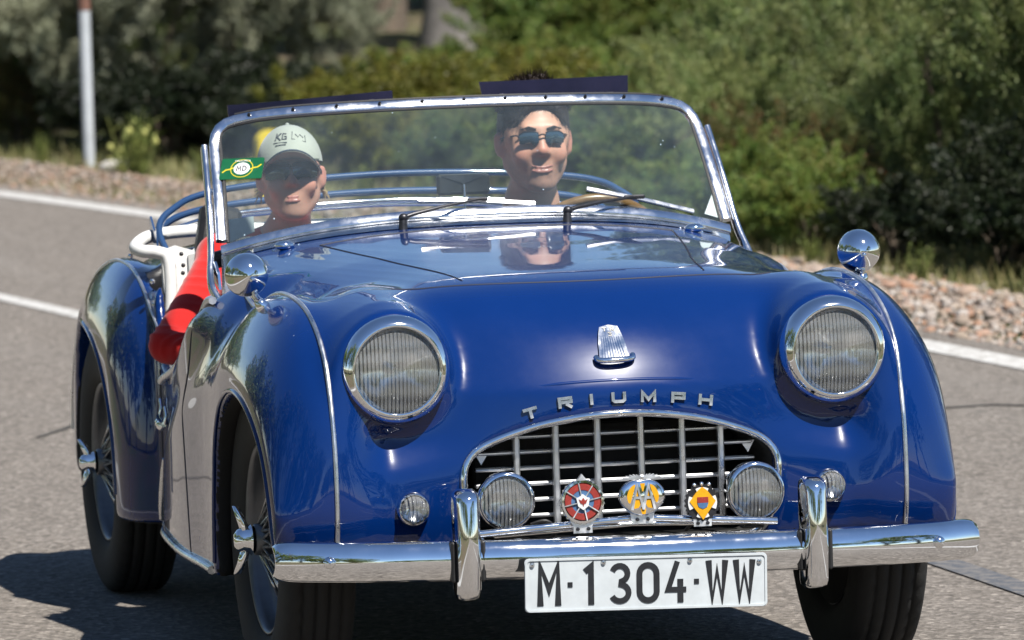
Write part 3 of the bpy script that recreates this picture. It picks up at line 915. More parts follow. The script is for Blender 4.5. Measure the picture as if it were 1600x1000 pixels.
mb.build('marker_slab', simple('yellow_marker_paint', (.58, .43, .02), .5, 0, .1, 20), e, smooth=False)
V, F = ribbon([(-.014, .285), (.002, .30), (.002, .245)], .012, .031, .034)
MB().add([(x, -z, y) for x, y, z in V], F).build('marker_figure', M['green_print'], e, smooth=False)

# the wood along the road beyond the viewpoint, which the paint and the chrome mirror
def wood_mesh(spots, n, L):
    Vs = []; Fs = []; Ms = []; b0 = 0
    for i, (x, y, rx, h) in enumerate(spots):
        V, F = leaves(n, L, L * .5, 26, .34, (rx, rx, h * .46), 100 + i)
        V = V + np.array([x, y, h * .52]); Vs.append(V); Fs.append(F + b0); Ms.append(np.zeros(len(F), np.int32)); b0 += len(V)
        T, TF = tube([(x, y, -.1), (x + .1, y, h * .3), (x, y, h * .7)], [.2, .15, .08], 6)
        # trunk quads only
        TF = np.array([f for f in TF if len(f) == 4]); Vs.append(np.array([tuple(v) for v in T])); Fs.append(TF + b0); Ms.append(np.ones(len(TF), np.int32)); b0 += len(T)
    return np.concatenate(Vs), np.concatenate(Fs), np.concatenate(Ms)
spots = []
for i in range(40):
    y = 42 + (i // 4) * 4.5 + vrng.uniform(-1.5, 1.5); spots.append((float(xc(y)) + 6.5 + (i % 4) * 4.0 + vrng.uniform(-1, 1), y, vrng.uniform(2.2, 3.2), vrng.uniform(6.0, 9.0)))
for i in range(16):
    y = 8 + i * 5.0; spots.append((float(xc(y)) - 9.0 - vrng.uniform(0, 3), y, vrng.uniform(1.8, 2.6), vrng.uniform(4.0, 7.0)))
for i in range(30):
    y = -26 - i * 4.2; spots.append((float(xc(y)) - 8 - vrng.uniform(0, 3), y, vrng.uniform(2.0, 3.4), vrng.uniform(6.0, 10.5)))
for i in range(26):
    y = -9 - i * 4.6; spots.append((float(xc(y)) + 6.8 + vrng.uniform(0, 4), y, vrng.uniform(2.0, 3.2), vrng.uniform(5.0, 9.0)))
for i in range(16):
    y = -18 + i * 4.0; spots.append((float(xc(y)) - 9.5 - vrng.uniform(0, 3), y, vrng.uniform(1.8, 2.8), vrng.uniform(4.0, 7.0)))
for i in range(14):
    spots.append((-30 + i * 3.4 + vrng.uniform(-1, 1) , -165 - vrng.uniform(0, 12), vrng.uniform(3.5, 5.5), vrng.uniform(10, 15)))
V, F, MI = wood_mesh(spots, 1100, .46)
wme = mesh('woods', V, F, False); wme.materials.append(LM['green']); wme.materials.append(BARK); wme.polygons.foreach_set('material_index', MI)
o = link('woods', wme, None); tag(o, kind='stuff')
# ------------------------------------------------------------------ the car: body shell
car = empty('sports_car', (0, 0, 0))
tag(car, 'dark blue open two seat vintage sports car driving along the road', 'car')
HB = 0.0085
bx = (np.arange(int(0.80 / HB)) + 0.5) * HB
by = np.arange(-0.60, 3.10, HB)
bz = np.arange(0.13, 1.02, HB)
X3, Y3, Z3 = bx[:, None, None].astype(np.float32), by[None, :, None].astype(np.float32), bz[None, None, :].astype(np.float32)
nose_y = spl([(.10, -.40), (.30, -.475), (.36, -.50), (.45, -.515), (.55, -.522), (.63, -.520), (.672, -.515), (.692, -.505), (.76, -.462), (.80, -.430), (.85, -.375), (.88, -.325), (.905, -.25), (.925, -.10), (.95, .25)])
nose_b = spl([(.1, 0), (.40, .0), (.5, .06), (.60, .30), (.68, .44), (.76, .46), (.85, .38), (1.0, .3)])
top_z = spl([(-.7, .90), (-.2, .918), (0, .924), (.3, .939), (.6, .955), (.8, .966), (.92, .970), (1.2, .95), (1.85, .905), (2.0, .895), (2.3, .865), (2.6, .79), (2.85, .67), (3.02, .50), (3.1, .40)])
side_w = spl([(-.6, .60), (.30, .60), (.5, .69), (.75, .71), (1.0, .695), (1.2, .675), (1.5, .640), (1.8, .622), (2.2, .615), (2.7, .57), (3.1, .48)])
bot_z = spl([(-.6, .335), (-.2, .335), (.1, .225), (2.4, .225), (3.1, .30)])
# central hull
ny = nose_y(bz); nyp = np.gradient(ny, bz)
front = ((ny[None, None, :] + (nose_b(bz)[None, :] * (bx ** 2)[:, None])[:, None, :] - Y3) / np.sqrt(1 + (nyp * .85) ** 2)[None, None, :]).astype(np.float32)
crown = (0.055 * (bx / .53) ** 3)[:, None] * np.interp(by, [-.2, .3, .9], [1.25, .75, .65])[None, :] + (0.05 * bx ** 2)[:, None]
topd = (Z3 - (top_z(by)[None, :] - crown)[:, :, None]).astype(np.float32)
sidd = (X3 - side_w(by)[None, :, None]).astype(np.float32)
cr = 0.13
u = np.maximum(topd + cr * .75, 0) / .75; v = np.maximum(sidd + cr, 0)
BODY = np.minimum(-cr * .5, np.maximum(topd, sidd)) + np.where((u > 0) & (v > 0), np.sqrt(u * u + v * v), np.maximum(u, v)) - cr + cr * .5
BODY = np.maximum(np.sqrt(u * u + v * v) - cr, np.maximum(topd, sidd))
BODY = smax(BODY, front, 0.05)
BODY = smax(BODY, (Y3 - (3.03 - .35 * X3 ** 2)), 0.12)
del front, u, v
# wings: a side profile and rounded shoulders
def wing(profile, cx, outer, inner, xo, blo, bhi, zl, zh):
    P2 = poly_sd(profile, by, bz)
    bb = (blo + (bhi - blo) * np.clip((bz - zl) / (zh - zl), 0, 1) ** 1.0)
    U = (np.maximum(P2 + bb[None, :], 0) / bb[None, :]).astype(np.float32)[None]
    ow = outer(by)[None, :]
    a = np.where(bx[:, None] > cx, (bx[:, None] - cx) / (ow - cx), (cx - bx[:, None]) / (cx - inner) + 0 * ow)
    Vv = a.astype(np.float32)[:, :, None]
    return ((np.sqrt(U * U + Vv * Vv) - 1.0) * 0.13)
fw_top = [(-.505, .335), (-.525, .40), (-.531, .47), (-.522, .58), (-.490, .68), (-.437, .755), (-.36, .812), (-.26, .850), (-.14, .868), (0, .872), (.15, .857), (.35, .805), (.55, .742), (.75, .675), (1.0, .590), (1.2, .49), (1.32, .37), (1.36, .22)]
fw_prof = [tuple(p) for p in smooth_path(fw_top, 6)] + [(1.36, .05), (-.505, .05)]
rw_top = [(1.56, .05), (1.545, .22), (1.54, .42), (1.565, .58), (1.62, .69), (1.72, .770), (1.86, .815), (2.02, .830), (2.2, .822), (2.45, .775), (2.7, .68), (2.9, .55), (3.0, .38), (3.01, .05)]
rw_prof = [tuple(p) for p in smooth_path(rw_top, 6)]
FW = wing(fw_prof, .61, spl([(-.6, .738), (-.45, .748), (-.2, .755), (.1, .748), (.4, .728), (.8, .715), (1.2, .685), (1.5, .65), (3.2, .64)]), .50, 0, .055, .30, .44, .86)
RW = wing(rw_prof, .610, spl([(-.6, .7), (1.5, .700), (1.8, .722), (2.1, .722), (2.4, .700), (2.7, .655), (3.0, .625), (3.2, .62)]), .50, 0, .16, .26, .40, .80)
BODY = smin(BODY, FW, 0.045)
BODY = smin(BODY, RW, 0.02)
# headlamp pods
HX, HY, HZ = .477, -.478, .735
ry = np.interp(by, [-.7, -.478, -.38, -.2, 0.0, .12], [.118, .122, .128, .122, .085, .01])
zy = HZ + np.interp(by, [-.478, -.2, .1], [0.0, .03, .06])
rad = np.sqrt((X3 - HX) ** 2 + (Z3 - zy[None, :, None]) ** 2)
pod = smax(rad - ry[None, :, None].astype(np.float32), HY - Y3, 0.02)
pod = np.maximum(pod, Y3 - .12)
BODY = smin(BODY, pod, 0.05)
del pod, rad
BODY = smax(BODY, (bot_z(by)[None, :, None] - Z3).astype(np.float32), 0.02)
BODY = smax(BODY, -np.maximum(np.sqrt((X3 - HX) ** 2 + (Z3 - HZ) ** 2) - .098, Y3 - (HY + .085)), 0.004)
# grille mouth
mouth_half = smooth_path([(0, .613), (.085, .610), (.172, .598), (.248, .577), (.300, .555), (.325, .528), (.332, .495), (.328, .45), (.315, .40), (.288, .362), (.24, .352)], 6) + [np.array([0, .350])]
mouth = [(p[0], p[1]) for p in mouth_half] + [(-p[0], p[1]) for p in mouth_half[-2:0:-1]]
MO = poly_sd(mouth, bx, bz)[:, None, :].astype(np.float32)
BODY = smax(BODY, -np.maximum(MO, Y3 + .22), 0.012)
# wheel arches
fa = smooth_path([(-.462, .10), (-.456, .30), (-.432, .43), (-.362, .555), (-.24, .632), (-.08, .660), (.07, .640), (.195, .575), (.275, .47), (.318, .34), (.335, .10)], 6)
ra_ = smooth_path([(1.74, .10), (1.75, .38), (1.82, .52), (1.95, .61), (2.12, .652), (2.32, .652), (2.48, .60), (2.60, .50), (2.68, .36), (2.70, .10)], 6)
for prof, x_in, gr in ((fa, .43, .02), (ra_, .44, .02)):
    A2 = poly_sd([tuple(p) for p in prof], by, bz)
    slot = np.maximum(A2[None].astype(np.float32), x_in - X3)
    well = np.maximum(np.maximum((A2 - .03)[None].astype(np.float32), x_in - X3), X3 - .69)
    BODY = smax(BODY, -np.minimum(slot, well), 0.012)
# cockpit and the low-cut door tops
ck = smax(smax(X3 - .605, (.93 + .16 * X3 ** 2) - Y3, .06), Y3 - 1.84, .08)
ck = np.maximum(ck, .26 - Z3)
BODY = smax(BODY, -ck, 0.02)
door_z = spl([(.40, .98), (.52, .875), (.66, .800), (.80, .733), (.95, .672), (1.10, .625), (1.25, .603), (1.40, .605), (1.50, .640), (1.57, .72), (1.62, .83), (1.66, .95), (1.75, 1.05)])
dcut = np.maximum(np.maximum((door_z(by)[None, :, None] - Z3) * .8, .56 - X3), np.maximum(.46 - Y3, Y3 - 1.68)).astype(np.float32)
BODY = smax(BODY, -dcut, 0.012)
del ck, dcut, slot, well
BODY = blur(BODY.astype(np.float32))
FULL = np.concatenate([BODY[::-1], BODY], 0)
BV, BQ = surface_nets(FULL, (-bx[-1], by[0], bz[0]), HB)
del FULL, BODY, FW, RW, topd, sidd, MO
BV = relax(BV, BQ, 3)
bvh = BVHTree.FromPolygons([tuple(v) for v in BV], [tuple(int(i) for i in q) for q in BQ])
def hit(o, d):
    p, n, i, t = bvh.ray_cast(Vector(o), Vector(d).normalized())
    if p is not None and n.dot(Vector(d)) > 0: n = -n
    return p, n
def on_nose(x, z):
    return hit((x, -3, z), (0, 1, 0))
def on_top(x, y):
    return hit((x, y, 3), (0, 0, -1))
# split the skin into the car's panels
fc = BV[BQ].mean(1)
e1 = BV[BQ[:, 2]] - BV[BQ[:, 0]]; e2 = BV[BQ[:, 3]] - BV[BQ[:, 1]]
fn = np.cross(e1, e2); fn /= np.maximum(np.linalg.norm(fn, axis=1, keepdims=True), 1e-12)
ax_, fy, fz = np.abs(fc[:, 0]), fc[:, 1], fc[:, 2]
BEAD_X, BON_X, RB_X = .620, None, .632
bon_front = lambda x: -.285 + .55 * x * x
bon_side = spl([(-.4, .255), (-.2, .268), (-.05, .285), (.2, .332), (.49, .383), (.66, .41)])
cls = np.zeros(len(fc), int)                                   # 0 body tub and nose
in_f = (fy > -.60) & (fy < .66)
cls[(ax_ > BEAD_X) & (fy < .66)] = 1                            # front wing
cls[(fy > bon_front(ax_)) & (fy < .66) & (ax_ < bon_side(fy)) & (fz > .8) & (fn[:, 2] > .2)] = 2   # bonnet
dz_front = np.interp(fz, [.2, .6, .9], [.66, .74, .60])
cls[(fy > dz_front) & (fy < 1.50) & (ax_ > .56) & (fz < .97) & (fz > .245)] = 3     # door
cls[(fy > 1.50) & (ax_ > RB_X)] = 4                             # rear wing
cls[(fy > .66) & (fy < 1.0) & (fz > .80) & (cls == 0)] = 5       # scuttle
# black insides: wheel wells, engine bay, cockpit tub, underside
A2f = lambda prof: None
def in_poly(poly, a, b, grow=0):
    P = np.array(poly); c = P.mean(0)
    P = c + (P - c) * (1 + grow)
    ins = np.zeros(len(a), bool)
    for i in range(len(P)):
        p, q = P[i], P[(i + 1) % len(P)]
        if p[1] == q[1]: continue
        ins ^= ((p[1] <= b) != (q[1] <= b)) & (a < p[0] + (b - p[1]) / (q[1] - p[1]) * (q[0] - p[0]))
    return ins
well_f = (in_poly([tuple(p) for p in fa], fy, fz, .10) & (ax_ > .40) & (ax_ < .735)) & ((ax_ < .70) | (np.abs(fn[:, 0]) < .5))
well_r = (in_poly([tuple(p) for p in ra_], fy, fz, .10) & (ax_ > .41) & (ax_ < .715)) & ((ax_ < .69) | (np.abs(fn[:, 0]) < .5))
cls[well_f | well_r] = 6
cls[(in_poly(mouth, fc[:, 0], fz, .03)) & (fy > -.50) & (fy < -.15)] = 7
cls[(fn[:, 2] < -.8) & (fz < .40)] = 8
cls[(ax_ < .61) & (fy > .92) & (fy < 1.85) & (fz < .885) & (fn[:, 2] < .97)] = 9
cls[(ax_ < .61) & (fy > .92) & (fy < 1.85) & (fz < .30)] = 9
def panel(name, sel, mat):
    q = BQ[sel]
    ids, inv = np.unique(q, return_inverse=True)
    me = mesh(name, BV[ids], inv.reshape(-1, 4))
    me.normals_split_custom_set_from_vertices([tuple(n) for n in VN[ids]])
    return link(name, me, mat, car)
VN = np.zeros_like(BV)
for c_ in range(4):
    np.add.at(VN, BQ[:, c_], np.cross(e1, e2))
VN /= np.maximum(np.linalg.norm(VN, axis=1, keepdims=True), 1e-12)
sgn = fc[:, 0] < 0
panel('body', cls == 0, M['paint'])
for s_ in (sgn, ~sgn):
    panel('front_wing', (cls == 1) & s_, M['paint'])
    panel('door', (cls == 3) & s_, M['paint'])
    panel('rear_wing', (cls == 4) & s_, M['paint'])
    panel('wheel_arch', (cls == 6) & s_ & (fy < 1.2), M['under'])
    panel('wheel_arch', (cls == 6) & s_ & (fy >= 1.2), M['under'])
panel('bonnet', cls == 2, M['paint'])
panel('scuttle', cls == 5, M['paint'])
panel('grille_recess', cls == 7, M['under'])
panel('underbody', cls == 8, M['under'])
panel('cockpit_lining', cls == 9, M['black_leather'])
# ------------------------------------------------------------------ the car: fittings
def glass_mat(name, tint, refl=1.0, haze=0.0, haze_col=(0.6, 0.65, 0.7), specks=False):
    t = NT(name)
    t.n.remove(t.p)
    tr = t.add('ShaderNodeBsdfTransparent'); tr.inputs[0].default_value = (*tint, 1)
    gl = t.add('ShaderNodeBsdfGlossy'); gl.inputs['Roughness'].default_value = 0.01
    fr = t.add('ShaderNodeFresnel'); fr.inputs['IOR'].default_value = 1.5
    mu = t.add('ShaderNodeMath', operation='MULTIPLY'); mu.inputs[1].default_value = refl
    t.lk(fr.outputs[0], mu.inputs[0])
    mx = t.add('ShaderNodeMixShader')
    t.lk(mu.outputs[0], mx.inputs[0]); t.lk(tr.outputs[0], mx.inputs[1]); t.lk(gl.outputs[0], mx.inputs[2])
    last = mx.outputs[0]
    if haze > 0:
        vec = t.coords(1.0)
        df = t.add('ShaderNodeBsdfDiffuse'); df.inputs[0].default_value = (*haze_col, 1)
        nz = t.noise(5.0, 5.0, 0.6, vec)
        f = t.ramp(nz, [(0.3, haze * 0.5), (0.75, haze * 1.5)])
        if specks:
            vo = t.add('ShaderNodeTexVoronoi'); vo.inputs['Scale'].default_value = 42.0
            t.lk(vec, vo.inputs['Vector'])
            sp = t.ramp(vo.outputs['Distance'], [(0.05, 0.75), (0.085, 0.0)])
            nz2 = t.noise(9.0, 2.0, 0.5, vec)
            gate = t.ramp(nz2, [(0.60, 0.0), (0.66, 1.0)])
            ml = t.add('ShaderNodeMath', operation='MULTIPLY'); t.lk(sp, ml.inputs[0]); t.lk(gate, ml.inputs[1])
            ad = t.add('ShaderNodeMath', operation='ADD'); t.lk(f, ad.inputs[0]); t.lk(ml.outputs[0], ad.inputs[1]); f = ad.outputs[0]
        m2 = t.add('ShaderNodeMixShader')
        t.lk(f, m2.inputs[0]); t.lk(last, m2.inputs[1]); t.lk(df.outputs[0], m2.inputs[2]); last = m2.outputs[0]
    t.lk(last, t.out.inputs[0])
    return t.m
M['screen_glass'] = glass_mat('windscreen_glass', (0.90, 0.965, 0.95), 1.0, 0.036, (0.52, 0.66, 0.78), True)  # haze is dust film, tinted blue to paint in the sky's veil
M['visor'] = glass_mat('tinted_acrylic', (0.16, 0.13, 0.22), 1.0, 0.10, (0.10, 0.09, 0.20))
M['lens_glass'] = glass_mat('lamp_glass', (0.95, 0.96, 0.95), 1.0, 0.05, (0.7, 0.72, 0.7))
M['mirror'] = chrome('mirror_silver', (0.9, 0.91, 0.92), 0.01)

# -- beading, shut lines (tubes laid on the skin)
def lay(pts, lift=0.0):
    out = []
    for o, d in pts:
        p, n = hit(o, d)
        if p is not None: out.append(p + n * lift)
    return out
def smooth_list(P, n=2):
    P = [p.copy() for p in P]
    for _ in range(n):
        P = [P[0]] + [(P[i - 1] + P[i] * 2 + P[i + 1]) / 4 for i in range(1, len(P) - 1)] + [P[-1]]
    return P
prof_d = smooth_path(fw_top[:13], 5)
for sx in (-1, 1):
    rays = []
    cen = Vector((0, .25, .40))
    for i in range(1, len(prof_d) - 1):
        y, z = prof_d[i]
        if y > .56: break
        tdir = Vector((0, prof_d[i + 1][0] - prof_d[i - 1][0], prof_d[i + 1][1] - prof_d[i - 1][1])).normalized()
        nrm = Vector((0, -tdir.z, tdir.y))
        if nrm.dot(Vector((0, y, z)) - cen) < 0: nrm = -nrm
        rays.append((Vector((sx * BEAD_X, y, z)) + nrm * .2, -nrm))
    P = smooth_list(lay(rays, .0015), 2)
    MB().tube(P, .0052, 8).build('wing_beading', M['alu'], car)
    rays = []
    pr = smooth_path(rw_top[1:13], 6)
    for i in range(1, len(pr) - 1):
        y, z = pr[i]
        if z < .24: continue
        tdir = Vector((0, pr[i + 1][0] - pr[i - 1][0], pr[i + 1][1] - pr[i - 1][1])).normalized()
        nrm = Vector((0, -tdir.z, tdir.y))
        rays.append((Vector((sx * RB_X, y, z)) + nrm * .15, -nrm))
    P = smooth_list(lay(rays, .001), 2)
    MB().tube(P, .0042, 8).build('wing_beading', M['alu'], car)
    # rolled arch lips
    for prof, nm in ((fa, 0), (ra_, 1)):
        rays = [((sx * 1.2, p[0] + (0), p[1]), (-sx, 0, 0)) for p in prof[3:-3]]
        c0 = np.mean([p for p in prof], 0)
        P = []
        for p in prof[2:-2]:
            q = np.array([p[0], max(p[1], .20)]); dv = (q - np.array([(fa if nm == 0 else ra_)[len(prof) // 2][0], .30])); dv /= np.linalg.norm(dv)
            for g in (.012, .02, .03):
                h_, n_ = hit((sx * 1.2, q[0] + dv[0] * g, q[1] + dv[1] * g), (-sx, 0, 0))
                if h_ is not None and abs(h_.x) > .66: break
            if h_ is not None and abs(h_.x) > .66 and q[1] > (.335 if (nm == 0 and q[0] < 0) else .235): P.append(h_ + n_ * .0005)
        if len(P) > 4:
            MB().tube(smooth_list(P, 2), .0055, 8).build('arch_lip', M['paint'], car)
    # bonnet sides and door shut lines
    P = smooth_list(lay([((sx * float(bon_side(y)), y, 3), (0, 0, -1)) for y in np.linspace(-.20, .655, 40)], -.0010), 1)
    MB().tube(P, .0030, 6).build('shut_line', M['gap'], car)
    P = lay([((sx * 2, float(np.interp(z, [.2, .6, .9], [.66, .74, .60])), z), (-sx, 0, 0)) for z in np.linspace(.25, .80, 30)], -.001)
    MB().tube(smooth_list(P, 1), .0028, 6).build('shut_line', M['gap'], car)
    P = lay([((sx * 2, 1.50, z), (-sx, 0, 0)) for z in np.linspace(.25, .60, 20)], -.001)
    MB().tube(smooth_list(P, 1), .0032, 6).build('shut_line', M['gap'], car)
    P = lay([((sx * 2, y, .245), (-sx, 0, 0)) for y in np.linspace(.36, 1.50, 30)], -.001)
    MB().tube(smooth_list(P, 1), .0028, 6).build('shut_line', M['gap'], car)
    # pale piping along the cut-down door top
    P = []
    for y in np.linspace(.56, 1.475, 42):
        h_, n_ = hit((sx * .665, y, 2), (0, 0, -1))
        if h_ is not None and h_.z > .4: P.append(h_ + Vector((sx * .012, 0, .004)))
    MB().tube(smooth_list(P, 3), .0095, 8).build('door_top_trim', M['alu'], car)
    # sill strip
    P = lay([((sx * 2, y, .240), (-sx, 0, 0)) for y in np.linspace(.37, 1.44, 24)], .004)
    MB().tube(smooth_list(P, 2), .010, 8).build('sill_trim', M['dull_chrome'], car)
P = smooth_list(lay([((x, bon_front(x), 3), (0, 0, -1)) for x in np.linspace(-.42, .42, 60)], -.0012), 1)
MB().tube(P, .0030, 6).build('shut_line', M['gap'], car)
P = smooth_list(lay([((x, .657, 3), (0, 0, -1)) for x in np.linspace(-.41, .41, 40)], -.001), 1)
MB().tube(P, .003, 6).build('shut_line', M['gap'], car)
# crease across the nose above the lettering
P = smooth_list(lay([((x, -3, .694 - .20 * x * x - .8 * x ** 4), (0, 1, 0)) for x in np.linspace(-.30, .30, 50)], -.0042), 2)
MB().tube(P, [.0058 * min(1, min(i, len(P) - 1 - i) / 14) + .0001 for i in range(len(P))], 8).build('nose_crease', M['paint'], car)

# -- grille
P = []
for p in mouth:
    q = np.array(p); c0 = np.array([0, .48]); dv = q - c0; dv /= np.linalg.norm(dv)
    h_, n_ = on_nose(q[0] + dv[0] * .012, q[1] + dv[1] * .012)
    P.append(h_ + n_ * .003)
n_ = len(P)
for _ in range(2): P = [(P[i - 1] + P[i] * 2 + P[(i + 1) % n_]) / 4 for i in range(n_)]
MB().tube(P, .0085, 10, closed=True).build('grille_surround', M['chrome'], car)
gr = empty('grille', parent=car)
mt = np.array([p for p in mouth if True])
up_m = lambda x: float(np.interp(abs(x), [p[0] for p in mouth_half[:len(mouth_half) // 2 + 2]], [p[1] for p in mouth_half[:len(mouth_half) // 2 + 2]]))
for x in (-.219, -.133, -.042, .053, .143, .228):
    z1 = up_m(x) + .006
    MB().box((x, -.470, (.385 + z1) / 2), (.0135, .020, z1 - .385), bev=.003).build('vertical_bar', M['alu'], gr, angle=40)
for i, z in enumerate((.578, .545, .511, .477, .443, .409)):
    hw = (.248, .302, .307, .307, .300, .286)[i]
    MB().box((0, -.452, z), (hw * 2, .014, .0085), bev=.003).build('horizontal_bar', M['alu'], gr, angle=40)
MB().box((0, -.30, .48), (.56, .03, .22), bev=.005).build('radiator', M['under'], gr)
for sx in (-1, 1):
    MB().add([(sx * .306, -.456, .548), (sx * .275, -.456, .548), (sx * .292, -.456, .522), (sx * .306, -.448, .548), (sx * .275, -.448, .548), (sx * .292, -.448, .522)],
             [(0, 1, 2), (5, 4, 3), (0, 3, 4, 1), (1, 4, 5, 2), (2, 5, 3, 0)]).build('bar_bracket', M['alu'], gr, smooth=False)

# -- headlamps
def ribbed_lens(r, dome, freq, depth, n=64, mrad=14):
    V = [(0, 0, dome)]; F = []
    for i in range(1, mrad + 1):
        rr = r * i / mrad
        for j in range(n):
            a = 2 * math.pi * j / n
            x, y = rr * math.cos(a), rr * math.sin(a)
            z = dome * (1 - (i / mrad) ** 2) + depth * math.sin(freq * x)
            V.append((x, y, z))
    for j in range(n): F.append((0, 1 + j, 1 + (j + 1) % n))
    for i in range(mrad - 1):
        for j in range(n):
            a, b = 1 + i * n + j, 1 + i * n + (j + 1) % n
            F.append((a, a + n, b + n, b))
    return V, F
def lens_ribs_mat():
    t = NT('fluted_lamp_glass')
    t.n.remove(t.p)
    vec = t.coords(1.0)
    wv = t.add('ShaderNodeTexWave', wave_type='BANDS', bands_direction='X', wave_profile='SIN')
    wv.inputs['Scale'].default_value = 38.0
    t.lk(vec, wv.inputs['Vector'])
    wz = t.add('ShaderNodeTexWave', wave_type='BANDS', bands_direction='Y', wave_profile='SIN')
    wz.inputs['Scale'].default_value = 9.0; wz.inputs['Distortion'].default_value = 1.5
    t.lk(vec, wz.inputs['Vector'])
    hh = t.mix(0.35, wv.outputs['Fac'], wz.outputs['Fac'])
    bmp = t.bump(hh, 0.9, 0.006)
    tr = t.add('ShaderNodeBsdfTransparent')
    t.lk(t.ramp(wv.outputs['Fac'], [(0.1, (.88, .89, .88)), (0.6, (.99, .99, .99))]), tr.inputs[0])
    gl = t.add('ShaderNodeBsdfGlossy'); gl.inputs['Roughness'].default_value = 0.07; t.lk(bmp, gl.inputs['Normal'])
    fr = t.add('ShaderNodeFresnel'); fr.inputs['IOR'].default_value = 1.7; t.lk(bmp, fr.inputs['Normal'])
    mx = t.add('ShaderNodeMixShader'); t.lk(fr.outputs[0], mx.inputs[0]); t.lk(tr.outputs[0], mx.inputs[1]); t.lk(gl.outputs[0], mx.inputs[2])
    df = t.add('ShaderNodeBsdfDiffuse'); df.inputs[0].default_value = (.72, .74, .74, 1); t.lk(bmp, df.inputs['Normal'])
    m3 = t.add('ShaderNodeMixShader'); m3.inputs[0].default_value = 0.16
    t.lk(mx.outputs[0], m3.inputs[1]); t.lk(df.outputs[0], m3.inputs[2])
    t.lk(m3.outputs[0], t.out.inputs[0])
    return t.m
M['fluted'] = lens_ribs_mat()
M['reflector'] = chrome('lamp_reflector', (0.86, 0.88, 0.90), 0.09)
def place(o, loc, zdir):
    o.matrix_local = frame_to(loc, zdir)
    return o
for sx in (-1, 1):
    h = empty('headlight', parent=car)
    place(h, (sx * HX, HY - .002, HZ), (sx * .03, -1, .02))
    MB().lathe([(.116, -.012), (.1165, .004), (.113, .018), (.106, .028), (.099, .034), (.0945, .0355), (.0915, .034), (.0900, .028), (.0890, .018)], n=56).build('rim', M['chrome'], h)
    arcp = [(.0915 * math.sin(a) / math.sin(.86), .018 - .040 * (math.cos(a) - math.cos(.86)) / (1 - math.cos(.86))) for a in np.linspace(.86, .012, 16)]
    MB().lathe(arcp, n=56).build('reflector', M['reflector'], h)
    V, F = ribbed_lens(.0903, .013, 0, 0)
    MB().add([(x, y, z + .024) for x, y, z in V], F).build('lens', M['fluted'], h)
    MB().lathe([(.001, .012), (.007, .010), (.0085, .0), (.0085, -.03)], n=16).build('bulb', M['lens_glass'], h)
# -- side lamps on the nose
for sx, z in ((-1, .442), (1, .448)):
    p, n = on_nose(sx * .4535, z)
    h = empty('parking_light', parent=car); place(h, p + Vector((0, .004, 0)), (sx * .05, -1, .03))
    MB().lathe([(.0365, -.006), (.0365, .012), (.034, .020), (.031, .023), (.0285, .022), (.0275, .018)], n=36).build('rim', M['chrome'], h)
    MB().lathe([(.0278, .018), (.027, .030), (.022, .040), (.012, .046), (.001, .047)] , n=32).build('lens', M['fluted'], h)
    MB().lathe([(.0278, .014), (.018, .006), (.001, .003)], n=24).build('reflector', M['reflector'], h)
# -- fog lamps
for (x, y, z, r) in ((-.2755, -.612, .459, .0615), (.2645, -.612, .4535, .0635)):
    h = empty('fog_lamp', parent=car); place(h, (x, y, z), (0.02 * (1 if x > 0 else -1), -1, -.02))
    MB().lathe([(.001, -.082), (.022, -.080), (.042, -.066), (r * .93, -.035), (r * .985, -.008), (r, .002), (r * 1.0, .010), (r * .95, .015), (r * .89, .016), (r * .86, .012)], n=44).build('shell', M['chrome'], h)
    MB().lathe([(r * .875 * math.sin(a) / math.sin(.80), .004 - .026 * (math.cos(a) - math.cos(.80)) / (1 - math.cos(.80))) for a in np.linspace(.80, .012, 14)], n=40).build('reflector', M['reflector'], h)
    V, F = ribbed_lens(r * .87, .010, 0, 0)
    MB().add([(a, b, c + .010) for a, b, c in V], F).build('lens', M['fluted'], h)
    b = MB(); b.tube([(0, -r * .9, -.03), (0, -r * 1.25, -.03)], .009, 10); b.box((0, -r * 1.2, -.03), (.05, .01, .03), bev=.003)
    b.build('bracket', M['dark_metal'], h)
MB().tube(smooth_path([(-.22, -.60, .405), (-.19, -.61, .412), (-.165, -.60, .392), (-.165, -.55, .37)], 5), .004, 6).build('lamp_cable', M['black'], car)
MB().tube(smooth_path([(.21, -.60, .40), (.17, -.61, .405), (.145, -.59, .398), (.13, -.54, .37)], 5), .004, 6).build('lamp_cable', M['black'], car)

# -- bumper, overriders
def bump_y(x): return -.672 + .11 * x * x + .30 * abs(x) ** 6
def bump_z(x): return .336 - .017 * x
bump = empty('bumper', parent=car)
xs = np.concatenate([np.linspace(-.765, -.70, 8), np.linspace(-.68, .68, 60), np.linspace(.70, .765, 8)])
V = []; F = []
sec = [(0.0, .5), (-.4, .47), (-.72, .36), (-.93, .18), (-1.0, 0), (-.93, -.18), (-.72, -.36), (-.4, -.47), (0, -.5), (.12, -.47), (-.25, -.38), (-.55, -.28), (-.78, -.13), (-.83, 0), (-.78, .13), (-.55, .28), (-.25, .38), (.12, .47)]
for x in xs:
    e = min(1.0, (.7665 - abs(x)) / .035)
    hs = .080 * math.sqrt(max(.02, 1 - (1 - e) ** 2)) if e < 1 else .080
    hs *= 1.08
    if abs(x) > .725: hs = .0864 * (.70 + .30 * math.sqrt(max(0, 1 - ((abs(x) - .725) / .0405) ** 2)))
    for (dy, dz) in sec:
        V.append((x, bump_y(x) + dy * .034, bump_z(x) + dz * hs))
k = len(sec)
for i in range(len(xs) - 1):
    for j in range(k):
        F.append((i * k + j, (i + 1) * k + j, (i + 1) * k + (j + 1) % k, i * k + (j + 1) % k))
F.append(tuple(range(k))); F.append(tuple((len(xs) - 1) * k + j for j in range(k - 1, -1, -1)))
